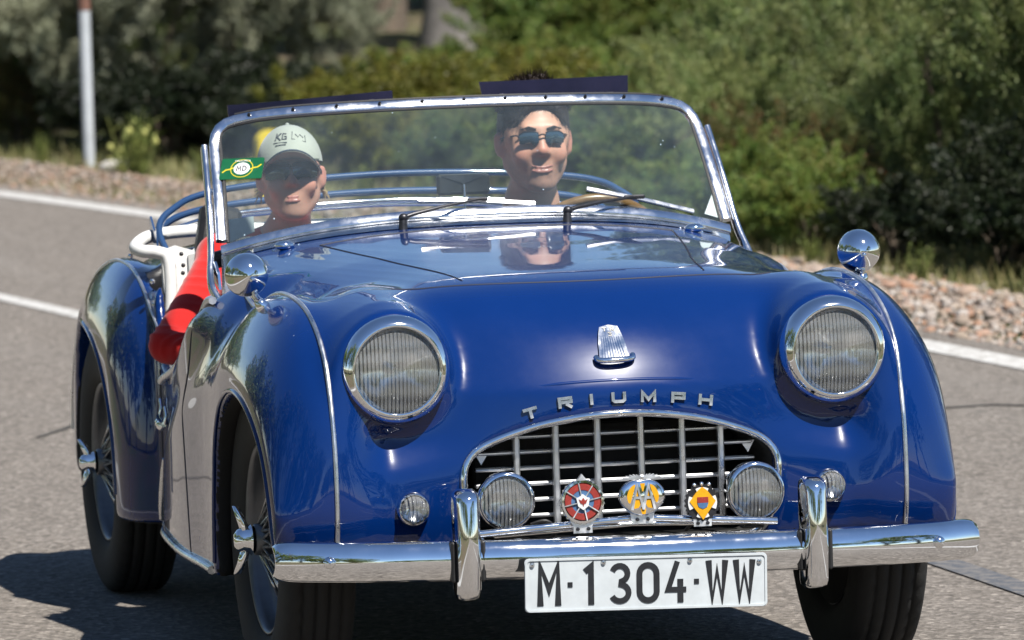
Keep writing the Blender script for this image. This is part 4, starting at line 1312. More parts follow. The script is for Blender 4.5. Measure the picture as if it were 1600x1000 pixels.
MB().add(V, F).build('bumper_bar', M['chrome'], bump)
for sx in (-1, 1):
    x = sx * .66
    mb = MB().lathe([(.001, .012), (.008, .0105), (.0125, .005), (.0135, -.004)], M=frame_to((x, bump_y(x) - .034, bump_z(x) + .002), (sx * .12, -1, 0)), n=20)
    mb.build('bumper_bolt', M['chrome'], bump)
    x = sx * .375
    z0 = .252 - .012 * sx * .5; z1 = .489 - .010 * sx * .5
    V = []; F = []; N = 26; kk = 16
    for i in range(N + 1):
        t = i / N
        z = z0 + (z1 - z0) * t
        e = min(t, 1 - t) * (z1 - z0)
        sh = math.sqrt(max(0, 1 - (1 - min(1, e / .022)) ** 2))
        w = .0285 * (.62 + .38 * sh) ; d = .060 * (.30 + .70 * sh) * (0.85 + .25 * math.sin(math.pi * t))
        for j in range(kk):
            a = math.pi * 2 * j / kk
            c_, s__ = math.cos(a), math.sin(a)
            V.append((x + math.copysign(abs(c_) ** .75, c_) * w, bump_y(x) - .004 + math.copysign(abs(s__) ** .8, s__) * d * (1 if s__ < 0 else .35), z))
    for i in range(N):
        for j in range(kk):
            F.append((i * kk + j, i * kk + (j + 1) % kk, (i + 1) * kk + (j + 1) % kk, (i + 1) * kk + j))
    F.append(tuple(range(kk - 1, -1, -1))); F.append(tuple(N * kk + j for j in range(kk)))
    MB().add(V, F).build('overrider', M['chrome'], bump)
    for s2 in (-1, 1): MB().box((x + s2 * .032, bump_y(x) - .004, bump_z(x)), (.010, .064, .086), bev=.004).build('rubber_pad', M['black'], bump)
    MB().box((sx * .33, -.56, .33), (.04, .20, .03), bev=.004).build('bumper_iron', M['under'], bump)

# -- badge bar and badges
def bar_z(x): return .4135 - .062 * abs(x) - .010 * x
bar = MB(); bar.tube([(x, -.655, bar_z(x)) for x in np.linspace(-.345, .30, 24)], .0082, 12)
bar.build('badge_bar', M['chrome'], car)
MB().tube([(-.30, -.60, .385), (0, -.60, .396), (.31, -.60, .386)], .006, 10).build('badge_bar_brace', M['chrome'], car)
def badge_root(name, x, z, label):
    b = empty(name, parent=car); place(b, (x, -.672, z), (0.02, -1, .04)); b['label'] = label
    return b
# local frame of a badge: x runs to the photo's right, y up, z towards the viewer
# 1: chrome cog badge with red ring
b = badge_root('car_badge', -.1245, .455, 'round chrome badge with cogged edge and red ring')
MB().add(*disc(.0475, -.004, .002, 56, lobes=1, amp=.035)).build('badge_plate', M['dull_chrome'], b, smooth=False)
V, F = lathe([(.0465, .0022), (.0452, .0058), (.0405, .0062), (.0388, .0022)], 48); MB().add(V, F).build('outer_ring', M['chrome'], b)
V, F = lathe([(.0388, .0035), (.0380, .0052), (.0250, .0052), (.0242, .0035)], 48); MB().add(V, F).build('red_ring', M['red_enamel'], b)
MB().add(*disc(.0248, .0015, .0042)).build('centre_disc', M['blue_enamel'], b, smooth=False)
mb = MB()
for k_ in range(8):
    a = math.pi * k_ / 4 + .2
    mb.add(*ribbon([(.012 * math.cos(a), .012 * math.sin(a)), (.040 * math.cos(a), .040 * math.sin(a))], .0022, .004, .0072 + .0002 * k_))
mb.build('spoke_rays', M['badge_metal'], b, smooth=False)
MB().add(*polyslab([(-.0145, .008), (-.008, .010), (0, .0165), (.008, .010), (.0145, .008), (.011, -.009), (0, -.017), (-.011, -.009)], .004, .0098)).build('white_shield', M['white_paint'], b, smooth=False)
MB().add(*polyslab([(-.0095, .006), (-.004, .003), (0, .009), (.004, .003), (.0095, .006), (.006, -.003), (.002, -.004), (0, -.010), (-.002, -.004), (-.006, -.003)], .0098, .0110)).build('red_emblem', M['red_enamel'], b, smooth=False)
mb = MB().add(*polyslab([(-.026, -.040), (-.020, -.052), (-.0205, -.066), (.0205, -.066), (.020, -.052), (.026, -.040)], -.0035, -.0005))
mb.build('badge_foot', M['badge_metal'], b, smooth=False)
mb = MB()
for sx in (-1, 1): mb.lathe([(.001, .0045), (.0035, .004), (.0042, -.001)], M=Matrix.Translation((sx * .0115, -.057, 0)), n=12)
mb.build('badge_screw', M['dark_metal'], b)
# little crest on its rim
MB().add(*polyslab([(-.012, .045), (-.006, .051), (0, .0585), (.006, .051), (.012, .045)], -.003, .006)).build('crest', M['badge_metal'], b, smooth=False)
# 2: winged AA badge
b = badge_root('car_badge', .0045, .459, 'winged chrome badge with AA letters over yellow')
out = smooth_path([(0, .039), (.024, .036), (.043, .022), (.0505, .004), (.046, -.013), (.034, -.027), (.020, -.037), (0, -.040), (-.020, -.037), (-.034, -.027), (-.046, -.013), (-.0505, .004), (-.043, .022), (-.024, .036)], 4, closed=True)
V = []; F = []
cen = np.array([0, -.002])
rings = [(1.0, -.004), (1.0, .001), (.97, .005), (.90, .0075), (.80, .009)]
for (s_, z) in rings:
    for p in out: V.append((p[0] * s_, cen[1] + (p[1] - cen[1]) * s_, z))
n = len(out)
for i in range(len(rings) - 1):
    for j in range(n): F.append((i * n + j, i * n + (j + 1) % n, (i + 1) * n + (j + 1) % n, (i + 1) * n + j))
F.append(tuple((len(rings) - 1) * n + j for j in range(n)))
MB().add(V, F).build('badge_plate', M['chrome'], b)
yel = MB()
yel.add(*polyslab([tuple(p) for p in smooth_path([(-.016, .027), (-.027, .020), (-.034, .006), (-.033, -.008), (-.028, -.012), (-.024, .000), (-.019, .014)], 4, closed=True)], .007, .0103))
yel.add(*polyslab([tuple(p) for p in smooth_path([(.016, .027), (.019, .014), (.024, .000), (.028, -.012), (.033, -.008), (.034, .006), (.027, .020)], 4, closed=True)], .007, .0103))
yel.add(*polyslab([(-.0055, .029), (.0055, .029), (.001, .012), (-.001, .012)], .007, .0103))
yel.add(*polyslab([(-.012, .016), (-.006, .002), (-.018, .002)], .007, .0103))
yel.add(*polyslab([(.012, .016), (.018, .002), (.006, .002)], .007, .0103))
yel.add(*polyslab([(-.020, -.004), (-.0065, -.004), (-.0045, -.012), (-.010, -.022), (-.019, -.024), (-.023, -.018)], .007, .0103))
yel.add(*polyslab([(.0065, -.004), (.020, -.004), (.023, -.018), (.019, -.024), (.010, -.022), (.0045, -.012)], .007, .0103))
yel.add(*polyslab([(-.001, -.014), (.006, -.026), (.004, -.036), (-.003, -.036), (-.006, -.026)], .007, .0103))
yel.build('yellow_inlay', M['yellow_enamel'], b, smooth=False)
mb = MB()
for sx in (-1, 1):
    c0 = sx * .0122
    mb.add(*ribbon([(c0 - .0125, -.026), (c0, .024), (c0 + .0125, -.026)], .0055, .009, .0128 + .0003 * sx))
    mb.add(*ribbon([(c0 - .0062, -.0015), (c0 + .0062, -.0015)], .0045, .009, .0122 + .0003 * sx))
mb.build('badge_letters', M['badge_metal'], b, smooth=False)
mb = MB()
for sx in (-1, 1):
    for k_ in range(6):
        a0 = R(12 + k_ * 13)
        l = .040 - .0045 * k_
        d = Vector((sx * math.cos(a0), math.sin(a0) * .55))
        q = Vector((-d.y, d.x)) * .0028
        p0 = Vector((sx * .002, .037)); p1 = p0 + d * l
        mb.add(*polyslab([tuple(p0 - q), tuple(p1 - q * .4), tuple(p1 + q * .4), tuple(p0 + q)][::sx], .000 + k_ * .0005, .005 + k_ * .0006))
mb.lathe([(.001, .010), (.005, .008), (.006, .0)], M=Matrix.Translation((0, .042, 0)), n=12)
mb.build('badge_wings', M['badge_metal'], b, smooth=False)
MB().add(*polyslab([(-.026, -.034), (-.023, -.056), (.023, -.056), (.026, -.034)], -.0035, -.0005)).build('badge_foot', M['badge_metal'], b, smooth=False)
mb = MB()
for sx in (-1, 1):
    mb.lathe([(.001, .0045), (.0035, .004), (.0042, -.001)], M=Matrix.Translation((sx * .0115, -.047, 0)), n=12)
    mb.lathe([(.001, .0045), (.003, .004), (.0036, -.001)], M=Matrix.Translation((sx * .0445, .004, .0045)), n=12)
mb.build('badge_screw', M['dark_metal'], b)
# 3: black cog badge with a yellow diamond
b = badge_root('car_badge', .1345, .4405, 'black cogged badge with yellow diamond on white')
MB().add(*disc(.0385, -.004, .001, 44, rx=.96, lobes=1, amp=.05)).build('badge_plate', M['dark_metal'], b, smooth=False)
mb = MB()
for a in (0, 90, 180, 270):
    mb.add(*ribbon(arc(0, 0, .0265, .0275, a - 27, a + 27, 8), .010, .0012, .0040))
mb.build('white_panel', M['white_paint'], b, smooth=False)
MB().add(*polyslab([(0, .0335), (.010, .026), (.0285, .003), (0, -.036), (-.0285, .003), (-.010, .026)], .0012, .0058)).build('yellow_diamond', M['yellow_enamel'], b, smooth=False)
MB().add(*polyslab([(-.012, .012), (.012, .012), (.012, .0), (.0, .0), (-.012, .0)], .0058, .0072)).build('red_field', M['red_enamel'], b, smooth=False)
MB().add(*polyslab([(-.012, -.0004), (.012, -.0004), (.009, -.009), (0, -.013), (-.009, -.009)], .0058, .0070)).build('blue_field', M['blue_enamel'], b, smooth=False)
MB().add(*polyslab([(-.020, -.034), (-.019, -.050), (.019, -.050), (.020, -.034)], -.0035, -.0005)).build('badge_foot', M['badge_metal'], b, smooth=False)
mb = MB()
for sx in (-1, 1): mb.lathe([(.001, .0045), (.0035, .004), (.0042, -.001)], M=Matrix.Translation((sx * .0105, -.043, 0)), n=12)
mb.build('badge_screw', M['dark_metal'], b)
mb = MB()
for k_ in range(3):
    mb.sphere((-.016 + .016 * k_, .040 - .002 * abs(k_ - 1), .001), .0045, 8, 6)
mb.build('crown', M['chrome'], b)

# -- number plate
plate = empty('number_plate', parent=car)
Mx = frame_to((-.0065, -.738, .2850), (0, -1, .03)); Mx = Mx @ Matrix.Rotation(-.0242, 4, 'Z'); plate.matrix_local = Mx
def rrect(w, h, r, n=5):
    P = []
    for cx, cy, a in ((w / 2 - r, h / 2 - r, 0), (-w / 2 + r, h / 2 - r, 90), (-w / 2 + r, -h / 2 + r, 180), (w / 2 - r, -h / 2 + r, 270)):
        P += [(cx + r * math.cos(R(a + 90 * i / n)), cy + r * math.sin(R(a + 90 * i / n))) for i in range(n + 1)]
    return P
MB().add(*polyslab(rrect(.522, .113, .009), -.003, 0)).build('plate_sheet', M['plate_white'], plate, smooth=False)
MB().add(*ribbon(rrect(.516, .107, .009), .0045, -.001, .0022, closed=True)).build('plate_rim', M['plate_white'], plate, smooth=False)
H_ = .086
def glyph(ch):
    h = H_ / 2; w = .0125
    g = []
    if ch == 'M': g = [([(-.019, -h), (-.019, h - .001), (0, -.010), (.019, h - .001), (.019, -h)], .0135)]
    if ch == '1': g = [([(-.011, h * .62), (.002, h - .006), (.002, -h)], w)]
    if ch == '3':
        g = [(arc(-.001, .0205, .0165, .0165, 160, -78, 12) + arc(-.001, -.0195, .0185, .0175, 82, -155, 14), w * .95)]
    if ch == '0': g = [(arc(0, h - .0245, .0185, .0185, 0, 180, 10) + arc(0, -h + .0245, .0185, .0185, 180, 360, 10), w)]
    if ch == '4': g = [([(.004, h), (-.0165, -.016), (.0225, -.016)], w * .9), ([(.010, .006), (.010, -.0095)], w), ([(.010, -.0225), (.010, -h)], w)]
    if ch == 'W': g = [([(-.0180, h), (-.0105, -h + .004), (0, h - .020), (.0105, -h + .004), (.0180, h)], .0130)]
    if ch == '.': g = [([(-.0052, 0), (.0052, 0)], .0105)]
    if ch == '0': g = [(g[0][0], w, True)]
    return g
for ch, x in (('M', -.209), ('.', -.164), ('1', -.121), ('3', -.056), ('0', .0035), ('4', .063), ('.', .108), ('W', .1525), ('W', .2115)):
    mb = MB()
    for i, q in enumerate(glyph(ch)):
        mb.add(*ribbon(q[0], q[1], -.0005, .0016 + .0001 * i, closed=len(q) > 2))
    o = mb.build('plate_character', M['plate_black'], plate, smooth=False); o.location = (x, .0, 0)
mb = MB()
for x, y in ((-.245, .043), (-.092, .045), (.094, .044), (.244, .038)):
    mb.lathe([(.001, .0035), (.0045, .003), (.0058, .0005), (.0062, -.001)], M=Matrix.Translation((x, y, .0005)), n=14)
mb.build('plate_screw', M['dull_chrome'], plate)

# -- lettering and shield on the nose
def stroke_letter(ch):
    w, h = .0155, .0115
    return {'T': [[(-w, h - .003), (w, h - .003)], [(0, h - .0062), (0, -h)]],
            'R': [[(-w + .003, -h), (-w + .003, h - .003), (w - .003, h - .003), (w - .003, .0005), (-w + .0065, .0005)], [(.001, -.0028), (w - .002, -h)]],
            'I': [[(0, -h), (0, h)]],
            'U': [[(-w + .003, h), (-w + .003, -h + .006), (-w + .007, -h + .003), (w - .007, -h + .003), (w - .003, -h + .006), (w - .003, h)]],
            'M': [[(-w + .002, -h), (-w + .002, h - .002), (0, -h + .006), (w - .002, h - .002), (w - .002, -h)]],
            'P': [[(-w + .003, -h), (-w + .003, h - .003), (w - .003, h - .003), (w - .003, -.001), (-w + .0065, -.001)]],
            'H': [[(-w + .003, -h), (-w + .003, h)], [(w - .003, -h), (w - .003, h)], [(-w + .0063, 0), (w - .0063, 0)]]}[ch]
lett = empty('bonnet_lettering', parent=car)
for ch, x in zip('TRIUMPH', (-.193, -.119, -.063, -.004, .061, .127, .188)):
    z = .6575 - .42 * x * x - (.010 if ch == 'T' else 0)
    p, n = on_nose(x, z)
    mb = MB()
    for i, q in enumerate(stroke_letter(ch)):
        mb.add(*ribbon(q, .0066, -.004, .0055 + .0002 * i))
    o = mb.build('letter', M['alu'], lett, smooth=False)
    nn = Vector((n.x * .5, n.y, n.z * .6)).normalized()
    o.matrix_local = frame_to(p, nn) @ Matrix.Rotation(-x * .75 + (.10 if ch == 'T' else 0), 4, 'Z')
p, n = on_nose(-.002, .757)
sh = empty('shield_badge', parent=car); sh.matrix_local = frame_to(p + n * .002, n) @ Matrix.Rotation(.03, 4, 'Z')
MB().add(*polyslab([(-.029, .012), (-.0245, .036), (-.020, .052), (0, .0565), (.020, .052), (.0245, .036), (.029, .012), (.0335, -.030), (-.0335, -.030)], -.003, .004)).build('shield_plate', M['chrome'], sh, smooth=False)
mb = MB()
for k_ in range(9):
    x = -.0225 + .0056 * k_
    mb.add(*ribbon([(x * .82, .026), (x * 1.12, -.026)], .0032, .004, .0072))
mb.build('shield_rib', M['chrome'], sh, smooth=False)
mb = MB()
mb.add(*ribbon([(-.015, .0495), (-.005, .0495)], .0024, .004, .0050)); mb.add(*ribbon([(-.010, .0482), (-.010, .0405)], .0024, .004, .0051))
mb.add(*ribbon([(.003, .0405), (.003, .0495), (.0095, .0495), (.0095, .0455), (.0043, .0455)], .0022, .004, .0050)); mb.add(*ribbon([(.006, .0440), (.0105, .0405)], .0022, .004, .0051))
mb.add(*ribbon([(-.004, .037), (.003, .037), (.003, .0335), (-.002, .0335), (.003, .0335), (.003, .029), (-.004, .029)], .0020, .004, .0050))
mb.build('shield_lettering', M['plate_black'], sh, smooth=False)
mb = MB(); mb.tube(smooth_path([(-.040, -.020, .002), (-.037, -.031, .008), (-.018, -.036, .012), (.018, -.036, .012), (.037, -.031, .008), (.040, -.020, .002)], 5), .0062, 8)
mb.build('shield_base', M['chrome'], sh)
# ------------------------------------------------------------------ the car: windscreen, mirrors, cockpit, wheels
def ws_bot(u): return np.array([.596 * u, .765 + .108 * u * u, .984 - .070 * abs(u) ** 2.6])
def ws_top(u): return np.array([.570 * u, .980 + .110 * u * u, 1.227 - .018 * u * u - .026 * abs(u) ** 10])
def ws(u, v):
    a, b = ws_bot(u), ws_top(u)
    p = a + (b - a) * v
    p[1] += .012 * math.sin(math.pi * v) * -1
    return p
wsr = empty('windscreen', parent=car)
V = []; F = []; NU, NVv = 40, 12
for i in range(NU + 1):
    for j in range(NVv + 1):
        V.append(ws(-1 + 2 * i / NU, j / NVv))
for i in range(NU):
    for j in range(NVv):
        a = i * (NVv + 1) + j
        F.append((a, a + NVv + 1, a + NVv + 2, a + 1))
MB().add(V, F).build('glass', M['screen_glass'], wsr)
bot = [ws(u, 0) for u in np.linspace(-1, 1, 41)]
rc = [ws(1, v) for v in np.linspace(.08, .80, 9)] + [ws(.998, .87), ws(.990, .93), ws(.972, .975), ws(.945, .996)]
topp = [ws(u, 1.0) for u in np.linspace(.91, -.91, 37)]
lc = [np.array([-p[0], p[1], p[2]]) for p in rc[::-1]]
upv = Vector((0, -.62, .78))
MB().tube(bot, 1.0, 14, flat=(.0085, .0130, (0, -.8, .6))).build('bottom_frame', M['satin'], wsr)
MB().tube(rc + topp + lc, 1.0, 14, flat=(.0085, .0128, (0, -.8, .6))).build('frame', M['satin'], wsr)
MB().tube([ws(s_ * p0, v_) for s_, p0, v_ in [(1, .975, v) for v in np.linspace(.05, .90, 8)] + [(1, .965, .945), (1, .94, .962)] + [(1, u, .962) for u in np.linspace(.9, -.9, 30)] + [(-1, .94, .962), (-1, .965, .945)] + [(-1, .975, v) for v in np.linspace(.90, .05, 8)]], .0036, 6).build('glazing_seal', M['black'], wsr)
MB().tube([p + np.array([0, .006, .0125]) for p in topp], .0042, 6).build('top_seal', M['black'], wsr)
for u in np.linspace(-.86, .86, 11):
    p = ws(u, 1.0)
    MB().lathe([(.001, .0055), (.003, .0045), (.004, .001), (.0042, -.002)], M=frame_to(p + np.array([0, -.0085, .007]), (0, -.8, .6)), n=10).build('fastener', M['dark_metal'], wsr)
# plinth between the screen and the scuttle
V = []; F = []
us = np.linspace(-1.0, 1.0, 41)
for u in us:
    p = ws(u, 0); q, n_ = on_top(p[0] * 1.0, p[1] - .055)
    if q is None: q = Vector((p[0], p[1] - .055, p[2] - .03))
    q2, _ = on_top(p[0], p[1] + .01)
    V += [tuple(q + Vector((0, -.006, .0015))), tuple(q + Vector((0, .004, .008))), tuple(p + np.array([0, -.012, -.012])), tuple(p + np.array([0, .010, -.010])), tuple((q2 if q2 else q) + Vector((0, .006, -.01)))]
for i in range(len(us) - 1):
    for j in range(4): F.append((i * 5 + j, (i + 1) * 5 + j, (i + 1) * 5 + j + 1, i * 5 + j + 1))
MB().add(V, F).build('screen_plinth', M['dull_chrome'], wsr)
for sx in (-1, 1):
    pts = smooth_path([tuple(ws(sx, v_) + np.array([sx * .0225, .010, .002])) for v_ in (.84, .6, .35, .12)] + [(sx * .622, .872, .905), (sx * .632, .832, .862), (sx * .634, .795, .832), (sx * .622, .76, .800)], 5)
    MB().tube(pts, 1.0, 12, flat=(.013, .0075, (0, -.8, .6))).build('stanchion', M['satin'], wsr)
    V, F = polyslab([(0, 0), (.060, .020), (.070, .052), (.045, .062), (.012, .04)], -.003, .003)
    Mx = Matrix(((sx * .05, 0, 1, sx * .617), (1, 0, 0, .79), (0, 1, 0, .832), (0, 0, 0, 1)))
    MB().add([Mx @ Vector(v) for v in V], F).build('stanchion_plate', M['chrome'], wsr, smooth=False)
    mb = MB(); p, n_ = on_top(sx * .478, .724)
    mb.sphere(p + Vector((0, 0, .008)), (.024, .016, .011), 14, 8); mb.tube([p + Vector((0, 0, -.004)), p + Vector((0, 0, .006))], .008, 10)
    mb.build('scuttle_knob', M['chrome'], car)
    for (x, y) in ((sx * .50, .742), (sx * .445, .728)):
        p, n_ = on_top(x, y); MB().lathe([(.001, .004), (.003, .003), (.004, -.001)], M=frame_to(p, n_), n=8).build('scuttle_rivet', M['chrome'], car)
# sticker, papers
def on_ws(x, z, off):
    """point and frame on the screen for a given x and height"""
    u = x / .575; v = (z - ws_bot(u)[2]) / (ws_top(u)[2] - ws_bot(u)[2])
    p = ws(u, v); du = ws(u + .01, v) - p; dv = ws(u, v + .01) - p
    n_ = Vector(np.cross(du, dv)).normalized()
    if n_.y > 0: n_ = -n_
    return Vector(p) + n_ * off, n_
p, n_ = on_ws(-.520, 1.094, .002)
st = empty('screen_sticker', parent=wsr); st.matrix_local = frame_to(p, n_); st['label'] = 'green sticker with white oval and MD'
st.matrix_local = frame_to(p, n_) @ Matrix.Rotation(.03, 4, 'Z')
MB().add(*polyslab(rrect(.102, .058, .004), 0, .0010)).build('sticker_sheet', M['green_print'], st, smooth=False)
mb = MB()
for sx in (-1, 1):
    mb.add(*ribbon([(sx * .046, sx * .010), (sx * .038, sx * .003), (sx * .028, sx * .001), (sx * .02, -sx * .003)], .0035, .0010, .0013))
mb.add(*ribbon(arc(0, 0, .0265, .0240, 0, 354, 30), .0020, .0010, .0016))
mb.build('yellow_print', M['yellow_print'], st, smooth=False)
V, F = disc(1.0, .0010, .0014, 36); MB().add([(x * .0195, y * .0165, z) for x, y, z in V], F).build('white_oval', M['white_paint'], st, smooth=False)
mb = MB()
mb.add(*ribbon([(-.0120, -.007), (-.0112, .007), (-.0070, -.002), (-.0028, .007), (-.0020, -.007)], .0021, .0014, .0018))
mb.add(*ribbon([(.0025, -.0065), (.0025, .0065), (.0070, .0060), (.0105, .002), (.0105, -.002), (.0070, -.006)], .0021, .0014, .0018, closed=True))
mb.build('sticker_letters', M['plate_black'], st, smooth=False)
def small_text(body, size, loc, parent, mat, ext=.0002):
    cu = bpy.data.curves.new('lettering', 'FONT'); cu.body = body; cu.size = size; cu.align_x = 'CENTER'; cu.align_y = 'CENTER'; cu.extrude = ext
    tmp = bpy.data.objects.new('lettering', cu); COL.objects.link(tmp)
    me = bpy.data.meshes.new_from_object(tmp.evaluated_get(bpy.context.evaluated_depsgraph_get()))
    bpy.data.objects.remove(tmp); me.materials.clear(); o = link('lettering', me, mat, parent, loc)
    return o
small_text('MALLORCA', .0072, (0, .0208, .0018), st, M['white_paint'])
for sx, pts in ((-1, [(-.565, .932), (-.505, .958), (-.505, .992), (-.565, .984)]), (1, [(.585, .935), (.525, .955), (.562, 1.000)])):
    V = []
    for off in (-.003, -.005):
        for x, z in pts: V.append(on_ws(x, z, off)[0])
    n = len(pts)
    F = [tuple(range(n)), tuple(range(2 * n - 1, n - 1, -1))] + [(j, n + j, n + (j + 1) % n, (j + 1) % n) for j in range(n)]
    MB().add(V, F).build('tax_paper', M['paper'] if sx < 0 else M['white_paint'], wsr, smooth=False)
# sun visors
for (x0, x1, za, zb, lab) in ((-.530, -.160, 1.204, 1.257, 'dark tinted sun visor with pale label strip'), (.045, .414, 1.225, 1.272, 'tall dark tinted sun visor')):
    V = []; F = []; N = 10
    for i in range(N + 1):
        x = x0 + (x1 - x0) * i / N
        b_ = ws_top(x / .555); zt_ = (zb if x0 > 0 else zb - .021 + .024 * i / N)
        xi = x - (.008 if i == 0 else 0) * 0
        for (dy, z) in ((.012, b_[2] - .004), (.012 + (zt_ - b_[2]) * .35, zt_), (.0165 + (zt_ - b_[2]) * .35, zt_), (.0165, b_[2] - .004)):
            V.append((x + (.006 if i == 0 else -.006 if i == N else 0) * (1 if z < zt_ else 0) * (1 if x0 > 0 else 0), b_[1] + dy, z))
    for i in range(N):
        for j in range(4): F.append((i * 4 + j, (i + 1) * 4 + j, (i + 1) * 4 + (j + 1) % 4, i * 4 + (j + 1) % 4))
    F += [(0, 1, 2, 3), tuple(N * 4 + j for j in (3, 2, 1, 0))]
    sv = MB().add(V, F).build('sun_visor', M['visor'], car, smooth=False); sv['label'] = lab
    for xc_ in (x0 + .05, x1 - .05):
        b_ = ws_top(xc_ / .555)
        MB().box((xc_, b_[1] + .016, b_[2] + .006), (.018, .016, .022), bev=.004).build('visor_clip', M['dark_metal'], sv)
    if x0 < 0:
        V = []
        for x in (-.398, -.275):
            b_ = ws_top(x / .555)
            for z in (b_[2] + .004, b_[2] + .016): V.append((x, b_[1] + .010 + (z - b_[2]) * .35, z))
        V += [(a, b + .001, c) for a, b, c in V]
        MB().add(V, [(0, 2, 3, 1), (4, 5, 7, 6), (0, 1, 5, 4), (2, 6, 7, 3), (0, 4, 6, 2), (1, 3, 7, 5)]).build('label_strip', M['hood_paint'], sv, smooth=False)
# wipers
for (bx_, tipx, b0, b1, lab) in ((-.205, -.008, (-.148, 1.014), (.112, .996), 0), (.178, .345, (.240, 1.022), (.490, .958), 1)):
    w = empty('wiper', parent=car)
    p, n_ = on_top(bx_, .715)
    mb = MB(); mb.tube([p + Vector((0, 0, -.006)), p + Vector((.001, .004, .020))], [.011, .009], 12); mb.sphere(p + Vector((.003, .006, .026)), (.012, .010, .010), 12, 8)
    mb.build('spindle', M['dark_metal'], w)
    mx_, nn = on_ws((b0[0] + b1[0]) / 2 + (.0 if not lab else -.02), (b0[1] + b1[1]) / 2 + (.004 if lab else 0), .016)
    e0, _ = on_ws(b0[0], b0[1], .006); e1, _ = on_ws(b1[0], b1[1], .006)
    a0 = p + Vector((.004, .006, .026))
    MB().tube([a0, a0 + (mx_ - a0) * .12 + Vector((0, -.003, .003)), a0 + (mx_ - a0) * .5 + Vector((0, -.006, .004)), mx_], [.0062, .0050, .0042, .0030], 8).build('arm', M['dark_metal'], w)
    MB().tube([e0, (e0 + e1) / 2 + nn * .004, e1], 1.0, 8, flat=(.0040, .0052, nn)).build('blade', M['alu'], w)
    MB().tube([e0 - nn * .003, (e0 + e1) / 2, e1 - nn * .003], .0022, 6).build('rubber', M['black'], w)
    MB().box((mx_ + nn * -.001), (.05, .010, .010), bev=.003).build('bridge', M['dark_metal'], w)
# wing mirrors
for sx, hc in ((-1, (-.700, .0, .9165)), (1, (.6725, .0, .911))):
    mr = empty('wing_mirror', parent=car)
    hc = Vector(hc)
    Mx = frame_to(hc, (sx * .03, -1, .02))
    mb = MB(); mb.lathe([(.001, .046), (.012, .0445), (.025, .038), (.036, .028), (.044, .013), (.0475, -.002), (.048, -.010), (.0455, -.014)], M=Mx, n=40)
    mb.build('shell', M['chrome'], mr)
    MB().lathe([(.046, -.012), (.001, -.012)], M=Mx, n=40).build('mirror_glass', M['mirror'], mr)
    cap = Mx @ Vector((0.004 * -sx, -.008, .0455))
    MB().sphere(cap, .0062, 10, 8).build('centre_bolt', M['chrome'], mr)
    bp, bn = on_top(sx * .668, -.010)
    hk = hc + Vector((-.006 * sx, .016, -.036))
    MB().tube(smooth_path([bp, bp + bn * .012, (bp + hk) / 2 + Vector((0, .006, .004)), hk, hc + Vector((0, .004, -.018))], 5), [.0145] * 4 + [.0125] * 4 + [.0085] * 30, 12).build('stem', M['chrome'], mr) if False else None
    pts = smooth_path([bp - bn * .002, bp + bn * .012, (bp + hk) / 2 + Vector((0, .006, .004)), hk, hc + Vector((0, .004, -.018))], 5)
    rr = [float(np.interp(i, [0, 4, 8, 20], [.0165, .0135, .0080, .0075])) for i in range(len(pts))]
    MB().tube(pts, rr, 14).build('stem', M['chrome'], mr)
# rear-view mirror on the dash
rv = empty('rear_view_mirror', parent=car)
MB().box((-.0115, .955, 1.040), (.125, .016, .048), bev=.006).build('mirror_back', M['black'], rv, angle=40)
MB().tube([(-.0115, .935, .975), (-.0115, .945, 1.04)], .003, 8).build('stalk', M['dull_chrome'], rv)
mb = MB(); mb.add([(-.073, .9462, 1.063), (.050, .9462, 1.063), (-.0115, .9440, 1.042)], [(0, 2, 1)]); mb.build('mirror_flap', M['dark_metal'], rv, smooth=False)
# dashboard
MB().box((0, .955, .855), (1.14, .05, .17), bev=.02).build('dashboard', M['black_leather'], car)
MB().tube(smooth_path([(-.60, .985, .885), (-.4, .965, .925), (0, .945, .955), (.4, .965, .925), (.60, .985, .885)], 6), .020, 10).build('dash_roll', M['black_leather'], car)
# steering wheel
sw = empty('steering_wheel', parent=car)
Mw = frame_to((.335, 1.17, .815), (0, .92, .40))
mb = MB()
V, F = tube([(.187 * math.cos(a), .187 * math.sin(a), 0) for a in np.linspace(0, 2 * math.pi, 49)[:-1]], .0115, 10, closed=True)
mb.add([Mw @ Vector(v) for v in V], F); mb.build('rim', M['wood'], sw)
for k_ in range(3):
    a = R(90 + 120 * k_)
    V, F = tube([(.03 * math.cos(a), .03 * math.sin(a), -.01), (.18 * math.cos(a), .18 * math.sin(a), 0)], .006, 6)
    MB().add([Mw @ Vector(v) for v in V], F).build('spoke', M['chrome'], sw)
MB().lathe([(.001, .012), (.03, .008), (.036, -.02), (.02, -.05)], M=Mw, n=20).build('hub', M['black'], sw)
MB().tube([Mw @ Vector((0, 0, -.03)), Mw @ Vector((0, 0, -.34))], .018, 10).build('column', M['black'], sw)
# seats
for sx in (-1, 1):
    se = empty('seat', parent=car)
    mb = MB(); mb.box((sx * .295, 1.36, .40), (.46, .46, .16), bev=.05); mb.build('cushion', M['white_trim'], se)
    Rm = Matrix.Rotation(R(-14), 3, 'X')
    mb = MB(); mb.box((sx * .295, 1.655, .66), (.47, .12, .50), rot=Rm, bev=.05); mb.build('backrest', M['white_trim'], se)
    mb = MB()
    for k_ in range(5):
        x = sx * .295 + (-.14 + .07 * k_)
        mb.tube([(x, 1.575, .46), (x, 1.645, .86)], .012, 6)
    mb.build('pleat', M['white_trim'], se)
mb = MB(); mb.box((-.455, 1.70, .905), (.10, .05, .13), rot=Matrix.Rotation(R(12), 3, 'Y') @ Matrix.Rotation(R(-12), 3, 'X'), bev=.012)
mb.build('stowed_side_curtain', M['black_leather'], car)
